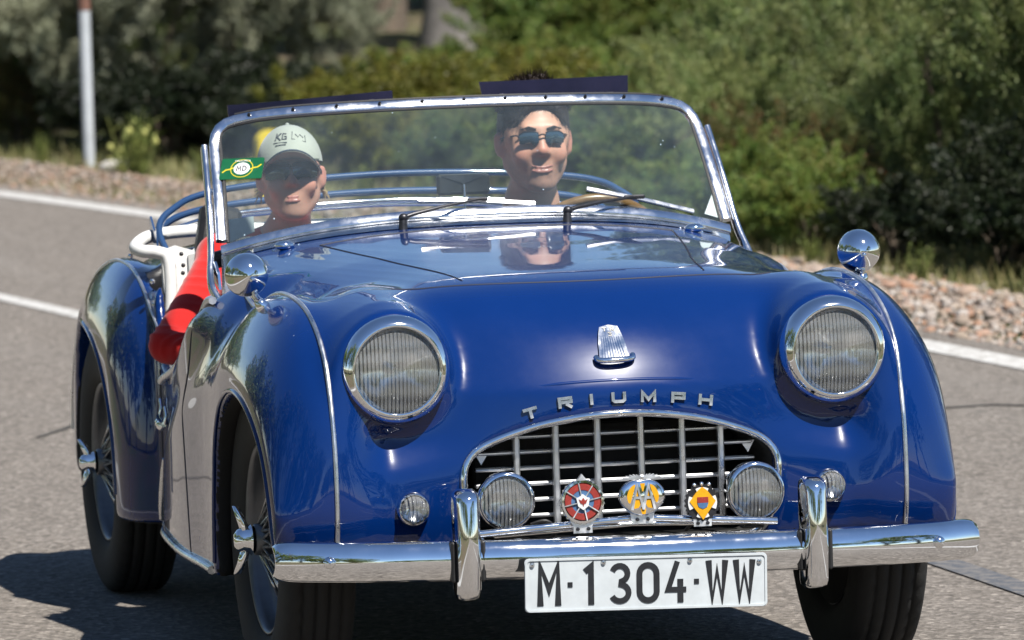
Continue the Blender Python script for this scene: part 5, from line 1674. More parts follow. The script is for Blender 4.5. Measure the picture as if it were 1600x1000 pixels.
# white rolled cockpit edge and rear deck trim
for sx in (-1, 1):
    pts = smooth_path([(sx * .30, 1.93, .898), (sx * .50, 1.875, .902), (sx * .605, 1.80, .897), (sx * .652, 1.72, .880), (sx * .648, 1.665, .872), (sx * .612, 1.640, .868), (sx * .590, 1.628, .852), (sx * .588, 1.615, .78), (sx * .596, 1.60, .69), (sx * .605, 1.57, .63)], 6)
    MB().tube(pts, .0155, 12).build('cockpit_roll', M['white_trim'], car)
    for (x, y, z) in ((.668, 1.705, .858), (.628, 1.640, .800), (.625, 1.635, .745)):
        MB().sphere((sx * x, y, z), .0065, 10, 8).build('trim_stud', M['chrome'], car)
    for (x, y, z) in ((.563, 1.600, .865), (.560, 1.596, .838), (.562, 1.592, .820), (.566, 1.58, .77), (.570, 1.575, .735), (.574, 1.57, .70)):
        MB().sphere((sx * x, y, z), .0055, 8, 6).build('trim_stud', M['dark_metal'], car)
MB().tube(smooth_path([(-.30, 1.93, .898), (0, 1.95, .900), (.30, 1.93, .898)], 8), .0155, 12).build('cockpit_roll', M['white_trim'], car)
for sx in (-1, 1):
    V, F = polyslab([(.592, .600), (.592, .868), (.555, .878), (.500, .860), (.490, .600)], -.012, .012)
    MB().add([(sx * x, 1.665 + .05 * (.6 - x) - z + .18 * (y - .6), y) for x, y, z in V], [f[::sx] for f in F]).build('trim_panel', M['white_trim'], car, smooth=False)
# hood frame, folded down behind the seats
hoop = [(.572, 1.72, .855), (.590, 1.74, .905), (.580, 1.755, .940), (.546, 1.765, .966), (.505, 1.77, .987), (.43, 1.775, 1.003), (.28, 1.78, 1.017), (0, 1.785, 1.026)]
full = [(-x, y, z) for x, y, z in hoop] + [(x, y, z) for x, y, z in hoop[-2::-1]]
hf = empty('hood_frame', parent=car)
MB().tube(smooth_path(full, 5), .0085, 10).build('hoop', M['hood_paint'], hf)
full2 = [(x * 1.0, y + .17, z - .052 - (.0 if abs(x) < .5 else .0)) for x, y, z in full[2:-2]]
MB().tube(smooth_path(full2, 5), .0085, 10).build('hoop', M['hood_paint'], hf)
full3 = [(x * .98, y + .13, z - .072) for x, y, z in full[3:-3]]
MB().tube(smooth_path(full3, 5), .0065, 10).build('hoop', M['chrome'], hf)
full4 = [(x * .97, y + .30, z - .090) for x, y, z in full[3:-3]]
MB().tube(smooth_path(full4, 5), .0075, 10).build('hoop', M['chrome'], hf)
for sx in (-1, 1):
    V, F = polyslab([(0, 0), (.05, .02), (.10, .075), (.085, .085), (.03, .05), (0, .06)], -.0025, .0025)
    Mx = Matrix(((0, 0, 1, sx * .597), (1, 0, 0, 1.73), (0, 1, 0, .860), (0, 0, 0, 1)))
    MB().add([Mx @ Vector(v) for v in V], F).build('hinge_plate', M['hood_paint'], hf, smooth=False)
# door fittings at the rear edge
for sx in (-1, 1):
    p1, n1 = hit((sx * 2, 1.20, .495), (-sx, 0, 0)); p2, n2 = hit((sx * 2, 1.43, .495), (-sx, 0, 0))
    dh = empty('door_handle', parent=car)
    MB().tube([p1 + n1 * .012, (p1 + p2) / 2 + n1 * .016, p2 + n2 * .012], .0065, 10).build('bar', M['chrome'], dh)
    for t_ in (.38, .62):
        c0 = p1 + (p2 - p1) * t_
        MB().sphere(c0 + Vector((sx * .014, 0, -.008)), (.012, .026, .014), 12, 8).build('knuckle', M['chrome'], dh)
    for c0, n0 in ((p1, n1), (p2, n2)):
        MB().tube(smooth_path([c0 + n0 * .010, c0 + Vector((sx * .006, .0, .022)), c0 + Vector((sx * .006, .012, .040))], 4), .0045, 8).build('hook', M['chrome'], dh)
    # chrome finisher at the foot of the rear wing
    P = lay([((sx * 2, 1.52 - .02 * k_, .245 + .030 * k_), (-sx, 0, 0)) for k_ in range(6)], .003)
    MB().tube(P, [.010, .012, .012, .011, .009, .005], 8).build('wing_foot_trim', M['dull_chrome'], car)

# -- wheels
tyre_w, RT = .165, .345
def tyre_mesh():
    hw = tyre_w / 2
    prof = []
    # half section from the bead out to the tread, then the tread with grooves
    side = [(.205, .054), (.215, .066), (.235, .076), (.262, .0815), (.290, .0815), (.312, .078), (.328, .0725)]
    tread = [(.336, .066), (.3415, .058), (.3425, .046), (.337, .0445), (.337, .0405), (.3438, .039), (.3446, .0185), (.3385, .017), (.3385, .012), (.345, .0105), (.345, .0)]
    half = side + tread
    full = [(r, z) for r, z in half] + [(r, -z) for r, z in half[-2::-1]]
    n = 144
    V = []; F = []
    for k_, (r, z) in enumerate(full):
        for j in range(n):
            rr = r
            az = abs(z)
            if .0185 < az < .067 and r > .335 and az not in (.0445, .0405):
                ph = (j + (int(az * 260))) % 3
                if ph == 0: rr = r - .005
            a = 2 * math.pi * j / n
            V.append((rr * math.cos(a), rr * math.sin(a), z))
    m_ = len(full)
    for i in range(m_ - 1):
        for j in range(n):
            F.append((i * n + j, i * n + (j + 1) % n, (i + 1) * n + (j + 1) % n, (i + 1) * n + j))
    return mesh('tyre', V, F)
ty_me = tyre_mesh()
V, F = lathe([(.2085, .060), (.2080, .064), (.2035, .0635), (.199, .056), (.195, .048), (.1935, .030), (.186, .022), (.1775, .018), (.1765, -.018), (.186, -.022), (.1935, -.030), (.195, -.048), (.199, -.056), (.2035, -.0635), (.208, -.064)], 64)
rim_me = mesh('rim', V, F)
V, F = lathe([(.030, .085), (.034, .083), (.036, .060), (.033, .040), (.032, -.010), (.040, -.030), (.050, -.040), (.052, -.055), (.030, -.060)], 32)
hub_me = mesh('hub', V, F)
mb = MB(); mb.tube([(0, 0, 0), (1, 0, 0)], .0030, 6); spk_me = mesh('spoke', mb.v, mb.f)
mb = MB(); mb.lathe([(.001, .030), (.012, .029), (.020, .024), (.0245, .016), (.027, .004), (.030, .0)], n=24)
for sg in (-1, 1):
    ear = smooth_path([(sg * .012, .004), (sg * .030, .014), (sg * .052, .016), (sg * .064, .012), (sg * .066, .002), (sg * .055, -.008), (sg * .030, -.014), (sg * .012, -.012)], 4, closed=True)
    V, F = polyslab([tuple(p) for p in ear], .006, .016)
    mb.add([(x, y, z + .014 * max(0, (abs(x) - .03) / .036)) for x, y, z in V], F)
spin_me = mesh('spinner', mb.v, mb.f)
V, F = lathe([(.150, -.026), (.150, -.045), (.192, -.046), (.207, -.0655), (.02, -.0665)], 40); drum_shade_me = mesh('drum_and_shade_disc', V, F)  # drum widened with a black disc standing in for shade inside the rim
for me_, mt_ in ((ty_me, 'rubber'), (rim_me, 'wheel_metal'), (hub_me, 'wheel_metal'), (spk_me, 'alu'), (spin_me, 'chrome'), (drum_shade_me, 'under')):
    me_.materials.append(M[mt_])
rng = random.Random(4)
for (x, y, sd, sp, st_) in ((-.618, 0, -1, 1.12, 0.0), (.650, 0, 1, 1.12, 0.0), (-.598, 2.235, -1, 0.95, 0), (.598, 2.235, 1, 0.95, 0)):
    w = empty('wheel', parent=car)
    Mx = Matrix(((0, 0, sd, x), (0, -sd, 0, y), (1, 0, 0, RT - .004), (0, 0, 0, 1)))   # local z runs outwards
    Mx = Mx @ Matrix.Rotation(rng.uniform(-.3, .3) + .15, 4, 'Z')
    if y > 1:
        Mx = Matrix(((0, 0, sd, x), (0, -sd, 0, y), (1, 0, 0, .320), (0, 0, 0, 1))) @ Matrix.Rotation(.2, 4, 'Z') @ Matrix.Diagonal((.935, .935, .97, 1))
    w.matrix_local = Mx
    for nm, me_ in (('tyre', ty_me), ('rim', rim_me), ('hub', hub_me), ('drum_and_shade_disc', drum_shade_me)):
        link(nm, me_, None, w)
    s_ = link('spinner', spin_me, None, w); s_.location = (0, 0, .092); s_.scale = (sp, sp, 1.25)
    for k_ in range(48):
        a = 2 * math.pi * k_ / 48
        outer = k_ % 2 == 0
        sw_ = (.42 if (k_ // 2) % 2 else -.42)
        r0, z0, r1, z1 = (.033, .072, .1765, .012) if outer else (.046, -.038, .1775, -.006)
        sw_ = sw_ if outer else sw_ * 1.5
        A = Vector((r0 * math.cos(a + sw_), r0 * math.sin(a + sw_), z0)); B = Vector((r1 * math.cos(a), r1 * math.sin(a), z1))
        o = link('spoke', spk_me, None, w)
        d = (B - A)
        q = d.to_track_quat('X', 'Z')
        o.location = A; o.rotation_mode = 'QUATERNION'; o.rotation_quaternion = q; o.scale = (d.length, 1, 1)
# dark running gear under the body
MB().box((0, 1.2, .30), (1.02, 2.6, .10), bev=.03).build('chassis', M['under'], car)
MB().tube([(-.55, 0, .31), (.55, 0, .31)], .03, 8).build('front_axle', M['under'], car)
MB().tube([(-.55, 2.235, .34), (.55, 2.235, .34)], .04, 8).build('rear_axle', M['under'], car)
MB().box((0, -.36, .33), (1.0, .22, .05), bev=.01).build('valance', M['under'], car)
# ------------------------------------------------------------------ the two people in the car
def skin_mat(name, col):
    t = NT(name)
    vec = t.coords(1.0)
    n1 = t.noise(22.0, 5.0, 0.6, vec); n2 = t.noise(350.0, 2.0, 0.5, vec)
    c = t.mix(t.ramp(n1, [(0.35, 0.0), (0.7, 1.0)]), tuple(x * .88 for x in col), (min(1, col[0] * 1.10), col[1] * 1.0, col[2] * .97))
    at = t.add('ShaderNodeAttribute', attribute_name='skin_tone')
    c = t.mix(1.0, c, at.outputs['Color'], 'MULTIPLY')
    t.set(Base_Color=c, Roughness=0.48, Subsurface_Weight=0.12, Subsurface_Scale=0.01, Specular_IOR_Level=0.4, Normal=t.bump(n2, 0.12, 0.002))
    t.p.inputs['Subsurface Radius'].default_value = (1.0, 0.35, 0.2)
    return t.m
def cloth_mat(name, col, nscale=260):
    t = NT(name)
    vec = t.coords(1.0)
    n1 = t.noise(9.0, 4.0, 0.6, vec); n2 = t.noise(float(nscale), 2.0, 0.6, vec)
    c = t.ramp(n1, [(0.3, tuple(x * .85 for x in col)), (0.7, tuple(min(1, x * 1.1) for x in col))])
    t.set(Base_Color=c, Roughness=0.85, Sheen_Weight=0.25, Specular_IOR_Level=0.15, Normal=t.bump(n2, 0.35, 0.002))
    return t.m
SKIN_D = skin_mat('tanned_skin', (0.44, 0.255, 0.18)); SKIN_P = skin_mat('fair_skin', (0.42, 0.24, 0.18))
def hair_mat(name, col):
    t = NT(name)
    vec = t.coords((90.0, 90.0, 14.0))
    nz = t.noise(4.0, 4.0, 0.6, vec)
    t.set(Base_Color=t.ramp(nz, [(0.3, tuple(c * .5 for c in col)), (0.7, tuple(c * 1.6 for c in col))]), Roughness=0.42, Specular_IOR_Level=0.35, Normal=t.bump(nz, 0.9, 0.004))
    return t.m
HAIR = hair_mat('dark_brown_hair', (.024, .016, .012))
BLOND = hair_mat('fair_hair', (.34, .25, .13))
RED = cloth_mat('red_jersey', (.46, .012, .010)); NAVY = cloth_mat('navy_shirt', (.014, .022, .050)); TROUSER = cloth_mat('grey_trousers', (.07, .075, .085))
CAPM = cloth_mat('pale_cap_cloth', (.295, .315, .275), 420)
LIPS_D = simple('lips', (.29, .125, .105), .4, 0, .1, 80); LIPS_P = simple('pale_lips', (.31, .125, .105), .4, 0, .1, 80)
TEETH = simple('teeth', (.5, .49, .46), .3, 0, .03, 80)
SHADE = NT('dark_lens'); SHADE.set(Base_Color=(.006, .008, .011), Roughness=0.06, Specular_IOR_Level=0.7, Coat_Weight=0.5); SHADE = SHADE.m
SHADE_B = NT('blue_dark_lens'); SHADE_B.set(Base_Color=(.012, .030, .045), Roughness=0.05, Specular_IOR_Level=0.9, Coat_Weight=1.0); SHADE_B = SHADE_B.m

def rotm(yaw, pitch, roll=0.0):
    """head axes: yaw turns the face about z, pitch > 0 lifts the chin"""
    return np.array(Matrix.Rotation(yaw, 3, 'Z') @ Matrix.Rotation(-pitch, 3, 'X') @ Matrix.Rotation(roll, 3, 'Y'))
class Head:
    def __init__(s, c, sc, yaw, pitch, roll=0.0):
        s.c = np.array(c, float); s.s = sc; s.R = rotm(yaw, pitch, roll)
    def p(s, q): return s.c + s.R @ (np.array(q, float) * s.s)
    def ell(s, vx, q, r, k, op='u', rot=None):
        Rm = s.R if rot is None else s.R @ rot
        vx.ell(s.p(q), np.array(r) * s.s, k * s.s, op, Rm)
    def cap(s, vx, a, b, ra, rb=None, k=.01, op='u'):
        vx.cap(s.p(a), s.p(b), ra * s.s, (ra if rb is None else rb) * s.s, k * s.s, op)
def build_head(vx, h, smile=0.0, slim=1.0):
    # skull, face, jaw
    h.ell(vx, (0, .014, .045), (.077, .097, .088), .01)
    h.ell(vx, (0, -.020, -.018), (.066 * slim, .078, .088), .03)
    for sx in (-1, 1):
        h.cap(vx, (sx * .058 * slim, .012, -.050), (sx * .020, -.058, -.098), .020, .017, .03)
        h.ell(vx, (sx * .040, -.066, -.030), (.024, .022, .022), .025)
        h.ell(vx, (sx * .060 * slim, -.028, .012), (.018, .032, .026), .02)
    h.ell(vx, (0, -.070, -.098), (.022, .018, .018), .025)
    h.ell(vx, (0, -.066, -.066), (.032, .026, .026), .02)                 # muzzle
    h.cap(vx, (-.034, -.084, .032), (.034, -.084, .032), .0125, .0125, .016)  # brow
    for sx in (-1, 1):                                                     # eye sockets and lids
        h.ell(vx, (sx * .031, -.098, .010), (.018, .012, .0105), .012, 's')
        h.ell(vx, (sx * .031, -.081, .010), (.0135, .0115, .0105), .004)
        h.cap(vx, (sx * .019, -.0905, .0125), (sx * .043, -.0885, .0125), .0026, .0026, .004)
    # nose
    h.cap(vx, (0, -.090, .022), (0, -.107, -.018), .0085, .0110, .012)
    h.ell(vx, (0, -.1075, -.022), (.0125, .012, .0105), .008)
    for sx in (-1, 1):
        h.ell(vx, (sx * .0135, -.098, -.026), (.0085, .011, .0085), .007)
        h.ell(vx, (sx * .0062, -.1035, -.0345), (.0042, .005, .0045), .003, 's')
    # lips: the slit is cut, the red lips are their own mesh
    h.cap(vx, (-.022 - .004 * smile, -.0885, -.0645 + .005 * smile), (.022 + .004 * smile, -.0885, -.0645 + .005 * smile), .0028, .0028, .006, 's')
    h.cap(vx, (-.020, -.0895, -.0585), (.020, -.0895, -.0585), .0050, .0050, .008)
    h.cap(vx, (-.016, -.0885, -.0720), (.016, -.0885, -.0720), .0058, .0058, .008)
    if smile:
        for sx in (-1, 1):
            h.cap(vx, (sx * .026, -.096, -.034), (sx * .036, -.083, -.066), .0030, .0026, .006, 's')
    # ears
    for sx in (-1, 1):
        tilt = np.array(Matrix.Rotation(sx * R(-24), 3, 'Z') @ Matrix.Rotation(R(-10), 3, 'X'))
        h.ell(vx, (sx * .084, .016, -.004), (.0085, .021, .034), .006, 'u', tilt)
        h.ell(vx, (sx * .090, .008, .002), (.0052, .013, .021), .005, 's', tilt)
        h.ell(vx, (sx * .0835, .008, -.006), (.004, .005, .009), .004, 'u', tilt)
    # neck
def lips_mesh(h, smile, mat, parent):
    vx = Vox(h.c - .16, h.c + .16, .0026)
    w = .024 + .005 * smile
    lift = .005 * smile
    for t0, t1 in ((-1, -.45), (-.45, 0), (0, .45), (.45, 1)):
        f = lambda t, z, y: (t * w, y - .0012 + .0050 * t * t, z + lift * t * t)
        h.cap(vx, f(t0, -.0600 + (.001 if abs(t0) == .45 else 0), -.0945), f(t1, -.0600 + (.001 if abs(t1) == .45 else 0), -.0945), .0036 if abs(t0) < 1 else .0026, .0036 if abs(t1) < 1 else .0026, .003)
        h.cap(vx, f(t0 * .9, -.0705, -.0935), f(t1 * .9, -.0705, -.0935), .0050 if abs(t0) < 1 else .0030, .0050 if abs(t1) < 1 else .0030, .003)
    V, Q = vx.mesh(2)
    return link('lips', mesh('lips', V, Q), mat, parent)
def hand(vx, wrist, d, n, s_, curl, k=.006, sc=1.0):
    """a palm, four jointed fingers of unequal length and a thumb; d: along the hand, n: out of the palm, s_: towards the thumb"""
    w = Vector(wrist); d = Vector(d).normalized(); n = Vector(n).normalized(); s_ = Vector(s_).normalized()
    P = lambda a, b, c: w + (d * a + s_ * b + n * c) * sc
    for b in (-.026, -.009, .009, .026):
        vx.cap(P(.012, b * .6, 0), P(.082 - abs(b) * .25, b, 0), .0145 * sc, .0125 * sc, .012)
    for b, l in ((.028, .92), (.010, 1.0), (-.009, .94), (-.027, .76)):
        p = P(.084 - abs(b) * .25, b, 0); a = 0.15
        for seg, r0 in ((.043, .0098), (.027, .0090), (.021, .0082)):
            a += curl
            q = p + (d * math.cos(a) + n * math.sin(a)) * seg * l * sc
            vx.cap(p, q, r0 * sc, (r0 - .0008) * sc, .004); p = q
    p = P(.020, .026, .004)
    for (da, db, dc, r0) in ((.026, .022, .012, .0125), (.026, .006, .016, .0108), (.020, -.006, .014, .0095)):
        q = p + (d * da + s_ * db + n * dc) * sc
        vx.cap(p, q, r0 * sc, (r0 - .001) * sc, .006); p = q
def person(label, c, sc, yaw, pitch, roll, skin, smile, slim, neck, chest, hips, arms, shirt_m, shirt_name, width):
    """arms: for each side (shoulder, elbow, wrist, hand d, n, s, curl)"""
    root = empty('person', (hips[0], hips[1], hips[2] - .12)); tag(root, label, 'person')
    off = np.array(root.location)
    h = Head(c, sc, yaw, pitch, roll)
    allp = np.array([c, neck, chest, hips] + [q for a in arms for q in a[:3]])
    lo = allp.min(0) - np.array([.16, .50, .16]); hi = allp.max(0) + np.array([.16, .17, .18])
    lo[2] = hips[2] - .17; lo[1] = min(lo[1], hips[1] - .62)
    vx = Vox(lo, hi, .0052)
    neck = np.array(neck); chest = np.array(chest); hips = np.array(hips)
    def torso(v, g, sleeves=True, k=.05):
        v.ell(chest, (.155 * width + g, .105 + g, .17 + g), k)
        v.ell((chest + hips) / 2, (.135 * width + g, .10 + g, .20 + g), k)
        v.ell(hips, (.160 * width + g, .120 + g, .11 + g), k)
        for sh, el, wr, *_ in arms:
            sh = np.array(sh); el = np.array(el); wr = np.array(wr)
            v.cap(chest + np.array([0, 0, .12]), sh, .060 + g, .052 + g, k)
            v.cap(sh, el, .047 * width + g, .034 * width + g, .02)
            if sleeves: v.cap(el, wr, .035 * width + g, .027 + g, .015)
    torso(vx, 0.0)
    vx.cap(neck, h.p((0, .028, -.075)), .056 * sc * slim, .054 * sc * slim, .03)
    vx.cap(neck, chest + np.array([0, 0, .08]), .062 * sc, .085, .04)
    for sx in (-1, 1):                                             # thighs and shins run forward under the dash
        kn = hips + np.array([sx * .10, -.44, .06]); an = kn + np.array([0, -.30, -.24])
        vx.cap(hips + np.array([sx * .09, -.04, -.02]), kn, .085, .058, .03); vx.cap(kn, an, .055, .036, .02)
        vx.cap(an, an + np.array([0, -.13, .03]), .036, .028, .02)
    for sh, el, wr, d, n, s_, curl in arms: hand(vx, wr, d, n, s_, curl)
    build_head(vx, h, smile, slim)
    V, Q = vx.mesh(1)
    bm_ = mesh('body', V - off, Q)
    # complexion: ruddy nose, cheeks and ears, darker shaven jaw
    L_ = (V - h.c) @ h.R / h.s
    col = np.ones((len(V), 4), np.float32)
    g3 = lambda c0, r0: np.exp(-(((L_ - np.array(c0)) / np.array(r0)) ** 2).sum(1))
    ruddy = np.clip(g3((0, -.105, -.02), (.018, .03, .022)) + .8 * g3((.045, -.07, -.03), (.025, .03, .022)) + .8 * g3((-.045, -.07, -.03), (.025, .03, .022)) + .9 * g3((.088, .01, 0), (.014, .03, .04)) + .9 * g3((-.088, .01, 0), (.014, .03, .04)), 0, 1)
    col[:, 0] *= 1 + .04 * ruddy; col[:, 1] *= 1 - .22 * ruddy; col[:, 2] *= 1 - .20 * ruddy
    jaw = np.clip((-.040 - L_[:, 2]) / .02, 0, 1) * np.clip((L_[:, 2] + .135) / .03, 0, 1) * np.clip((.015 - L_[:, 1]) / .03, 0, 1) * smile
    nz_ = .75 + .25 * np.sin(L_[:, 0] * 900) * np.sin(L_[:, 2] * 1100 + L_[:, 1] * 700)
    for ch, k_ in ((0, .34), (1, .30), (2, .22)): col[:, ch] *= 1 - k_ * jaw * nz_
    eye = g3((.031, -.09, .004), (.022, .03, .014)) + g3((-.031, -.09, .004), (.022, .03, .014))
    for ch, k_ in ((0, .18), (1, .25), (2, .22)): col[:, ch] *= 1 - k_ * np.clip(eye, 0, 1)
    ca = bm_.attributes.new('skin_tone', 'FLOAT_COLOR', 'POINT'); ca.data.foreach_set('color', col.ravel())
    body = link('body', bm_, skin, root)
    # shirt
    vs = Vox(lo, hi, .0068)
    torso(vs, .010)
    vs.cap(neck - np.array([0, 0, .03]), chest + np.array([0, 0, .08]), .068 * sc, .10, .05)
    # neck opening
    vs.cap(neck + np.array([0, -.015, -.005]), neck + np.array([0, -.02, .20]), .060 * sc * slim, .075, .012, 's')
    for _, el, wr, d, *_ in arms:
        d_ = np.array(d, float); d_ /= np.linalg.norm(d_)
        vs.cap(np.array(wr) + d_ * .012, np.array(wr) + d_ * .16, .046, .075, .005, 's')
    V, Q = vs.mesh(1)
    # creases of the cloth round the elbows and across the body
    fr = np.cross(V[Q[:, 2]] - V[Q[:, 0]], V[Q[:, 3]] - V[Q[:, 1]])
    NN = np.zeros_like(V)
    for c_ in range(4): np.add.at(NN, Q[:, c_], fr)
    NN /= np.maximum(np.linalg.norm(NN, axis=1, keepdims=True), 1e-9)
    disp = np.zeros(len(V))
    for i_, (sh, el, wr, *_) in enumerate(arms):
        sh = np.array(sh); el = np.array(el); wr = np.array(wr)
        for a_, b_, t_lo, t_hi, fq in ((sh, el, .10, 1.10, 190.0), (el, wr, -.05, .85, 210.0)):
            e_ = b_ - a_; ln_ = np.linalg.norm(e_); e_ = e_ / ln_
            t_ = (V - a_) @ e_; rad_ = (V - a_) - t_[:, None] * e_
            o1 = np.cross(e_, (0.2, .3, 1)); o1 /= np.linalg.norm(o1); o2 = np.cross(e_, o1)
            ph = np.arctan2(rad_ @ o2, rad_ @ o1)
            wn_ = np.clip((t_ / ln_ - t_lo) / .25, 0, 1) * np.clip((t_hi - t_ / ln_) / .15, 0, 1) * (np.linalg.norm(rad_, axis=1) < .085)
            ridge = 1 - np.abs(np.sin(t_ * fq * .5 + 1.3 * np.sin(ph + i_) + .9 * np.sin(2 * ph + 1.7) + 7 * i_))
            mod = .55 + .45 * np.sin(ph * 1.0 + t_ * 17 + 2.0)
            disp = np.maximum(disp, wn_ * ridge ** 1.5 * mod * (.6 + .4 * np.sin(t_ * 61 + 2.1 * np.sin(ph))) * .0075)
    V = V + NN * (disp - .002)[:, None]
    link(shirt_name, mesh(shirt_name, V - off, Q), shirt_m, root)
    vt = Vox(lo, hi, .010)
    vt.ell(hips + np.array([0, 0, -.01]), (.168 * width, .13, .10), .03)
    for sx in (-1, 1):
        kn = hips + np.array([sx * .10, -.44, .06]); an = kn + np.array([0, -.30, -.24])
        vt.cap(hips + np.array([sx * .09, -.04, -.02]), kn, .097, .070, .03); vt.cap(kn, an + np.array([0, .03, .03]), .067, .052, .02)
    V, Q = vt.mesh(2)
    link('trousers', mesh('trousers', V - off, Q), TROUSER, root)
    lp = lips_mesh(h, smile, LIPS_D if smile else LIPS_P, root); lp.location = tuple(-off)
    return root, h, off
def glasses(h, root, off, mat, frame_mat, half_w, half_h, cx, zc, wrap, droop, depth=-.108):
    g = bpy.data.objects.new('sunglasses', None); COL.objects.link(g); g.parent = root; g.location = tuple(-off)
    for sx in (-1, 1):
        V = []; F = []
        n_, m_ = 14, 8
        for i in range(n_ + 1):
            for j in range(m_ + 1):
                a = -1 + 2 * i / n_; b = -1 + 2 * j / m_
                # rounded rectangle outline
                e = 1 - .28 * max(0, abs(a) - .55) ** 1.5 / .3 * 1.0
                x = sx * (cx + half_w * a); z = zc + half_h * b * max(.45, e) - droop * max(0, a) ** 2 + (-.003 * (1 - a) if b < 0 and a < -.4 else 0)
                y = depth + wrap * (abs(x) / .07) ** 2.2 + .004 * b * b
                V.append(h.p((x, y, z)))
        for i in range(n_):
            for j in range(m_):
                a = i * (m_ + 1) + j
                F.append((a, a + 1, a + m_ + 2, a + m_ + 1)[::sx])
        MB().add(V, F).build('lens', mat, g)
        brow = [V[i * (m_ + 1) + m_] for i in range(n_ + 1)]
        MB().tube(brow, .0016 * h.s, 6).build('lens_rim', frame_mat, g)
        xo = cx + half_w
        MB().tube([V[n_ * (m_ + 1) + m_ - 2], h.p((sx * (xo + .004), depth + wrap * (xo / .07) ** 2.2 + .012, zc + .006)), h.p((sx * .080, -.02, .012)), h.p((sx * .084, .03, .006))], .0020 * h.s, 6).build('temple', frame_mat, g)
    y0 = depth - .001
    MB().tube([h.p((-(cx - half_w), y0 + .001, zc + half_h * .35)), h.p((0, y0 - .0035, zc + half_h * .55)), h.p((cx - half_w, y0 + .001, zc + half_h * .35))], .0021 * h.s, 6).build('bridge', frame_mat, g)
    return g

# driver: dark haired, rectangular sunglasses, navy shirt, both hands on the wheel
Mwn = np.array(Mw)
def on_wheel(a): return Mwn[:3, :3] @ np.array([.187 * math.cos(R(a)), .187 * math.sin(R(a)), 0]) + Mwn[:3, 3]
wz = Mwn[:3, 2]
lh, rh = on_wheel(20), on_wheel(160)
if lh[0] < rh[0]: lh, rh = rh, lh
dl = np.array([-.25, -.55, .55]); dr = np.array([.25, -.55, .55])
dl = dl / np.linalg.norm(dl); dr = dr / np.linalg.norm(dr)
drv, hd, od = person('dark haired driver in sunglasses and navy shirt smiling behind the steering wheel', (.278, 1.475, 1.105), 1.0, R(-3), R(2), R(0), SKIN_D, 1.0, .97,
    (.278, 1.535, .945), (.280, 1.575, .735), (.285, 1.50, .47),
    [((.455, 1.545, .865), (.530, 1.35, .675), tuple(lh - dl * .075 + np.array([0, .020, -.012])), dl, (-.15, -.5, -.6), (-1, 0, .2), .62),
     ((.105, 1.545, .865), (.040, 1.36, .680), tuple(rh - dr * .075 + np.array([0, .020, -.012])), dr, (.15, -.5, -.6), (1, 0, .2), .62)], NAVY, 'shirt', 1.05)
glasses(hd, drv, od, SHADE_B, simple('gunmetal_frame', (.03, .03, .035), .3, .8, .1, 60), .0225, .0140, .0310, .0110, .022, .004)
vx = Vox(hd.c - .17, hd.c + .19, .0045)
hd.ell(vx, (0, .014, .054), (.0850, .106, .096), .01)
hd.ell(vx, (0, .045, .015), (.080, .078, .075), .02)
hd.ell(vx, (-.005, -.040, .122), (.060, .055, .028), .02)
for i in range(46):
    rg_ = random.Random(i); a = rg_.uniform(0, 6.28); b = rg_.uniform(0.15, 1.25)
    q = np.array([.078 * math.sin(b) * math.cos(a), .014 + .100 * math.sin(b) * math.sin(a), .060 + .088 * math.cos(b)])
    hd.cap(vx, q, q * 1.03 + np.array([.004 * math.cos(a), -.010, .008]), .010, .005, .008)
hd.ell(vx, (.004, -.098, .008), (.066, .072, .074), .010, 's')
hd.ell(vx, (0, -.06, -.075), (.10, .095, .06), .010, 's')
for sx in (-1, 1): hd.ell(vx, (sx * .088, .014, -.008), (.020, .030, .042), .006, 's')
for sx in (-1, 1): hd.cap(vx, (sx * .0765, -.020, .035), (sx * .0765, -.016, -.004), .0070, .0040, .006)
V, Q = vx.mesh(1)
hair_o = link('hair', mesh('hair', V - od, Q), HAIR, drv)
rg_ = np.random.default_rng(5)
HL = (V - hd.c) @ hd.R
ok = np.nonzero((HL[:, 2] > .0))[0]
pick = rg_.choice(ok, min(len(ok), 2600), replace=False)
SV = []; SF = []
for n_i, vi in enumerate(pick):
    q = HL[vi]; out_ = q / np.linalg.norm(q)
    d_ = np.array([.35 * q[0] / .08 + rg_.normal() * .3, -.55 + rg_.normal() * .3, .25 + rg_.normal() * .2]) * .55 + out_ * .55
    if q[2] < .07: d_ = np.array([rg_.normal() * .15, .25 + rg_.normal() * .25, -1.0]) * .5 + out_ * .30
    d_ /= np.linalg.norm(d_); l_ = rg_.uniform(.010, .024)
    w_ = np.cross(d_, out_); w_ = w_ / max(np.linalg.norm(w_), 1e-6) * .0011
    b_ = len(SV)
    SV += [hd.p(q - w_ - out_ * .002) - od, hd.p(q + w_ - out_ * .002) - od, hd.p(q + d_ * l_ + out_ * .002) - od]; SF.append((b_, b_ + 1, b_ + 2))
ho = link('hair_strands', mesh('hair_strands', SV, SF, False), HAIR, drv); ho['kind'] = 'stuff'
mb = MB(); mb.tube([hd.p((-.018, -.0905, -.0635)), hd.p((0, -.0955, -.0655)), hd.p((.018, -.0905, -.0635))], .0030, 8)
o = mb.build('teeth', TEETH, drv); o.location = tuple(-od)
mb = MB()
for sx in (-1, 1): mb.tube([hd.p((sx * .014, -.0985, .0315)), hd.p((sx * .030, -.0985, .0370)), hd.p((sx * .050, -.0860, .0320))], [.0030, .0034, .0016], 6)
for k_, sx in enumerate((-1, 1)):
    b2 = MB(); b2.tube([hd.p((sx * .013, -.0975, .0300)), hd.p((sx * .030, -.0965, .0355)), hd.p((sx * .050, -.0850, .0305))], [.0030, .0034, .0016], 6)
    o = b2.build('eyebrow', HAIR, drv); o.location = tuple(-od)

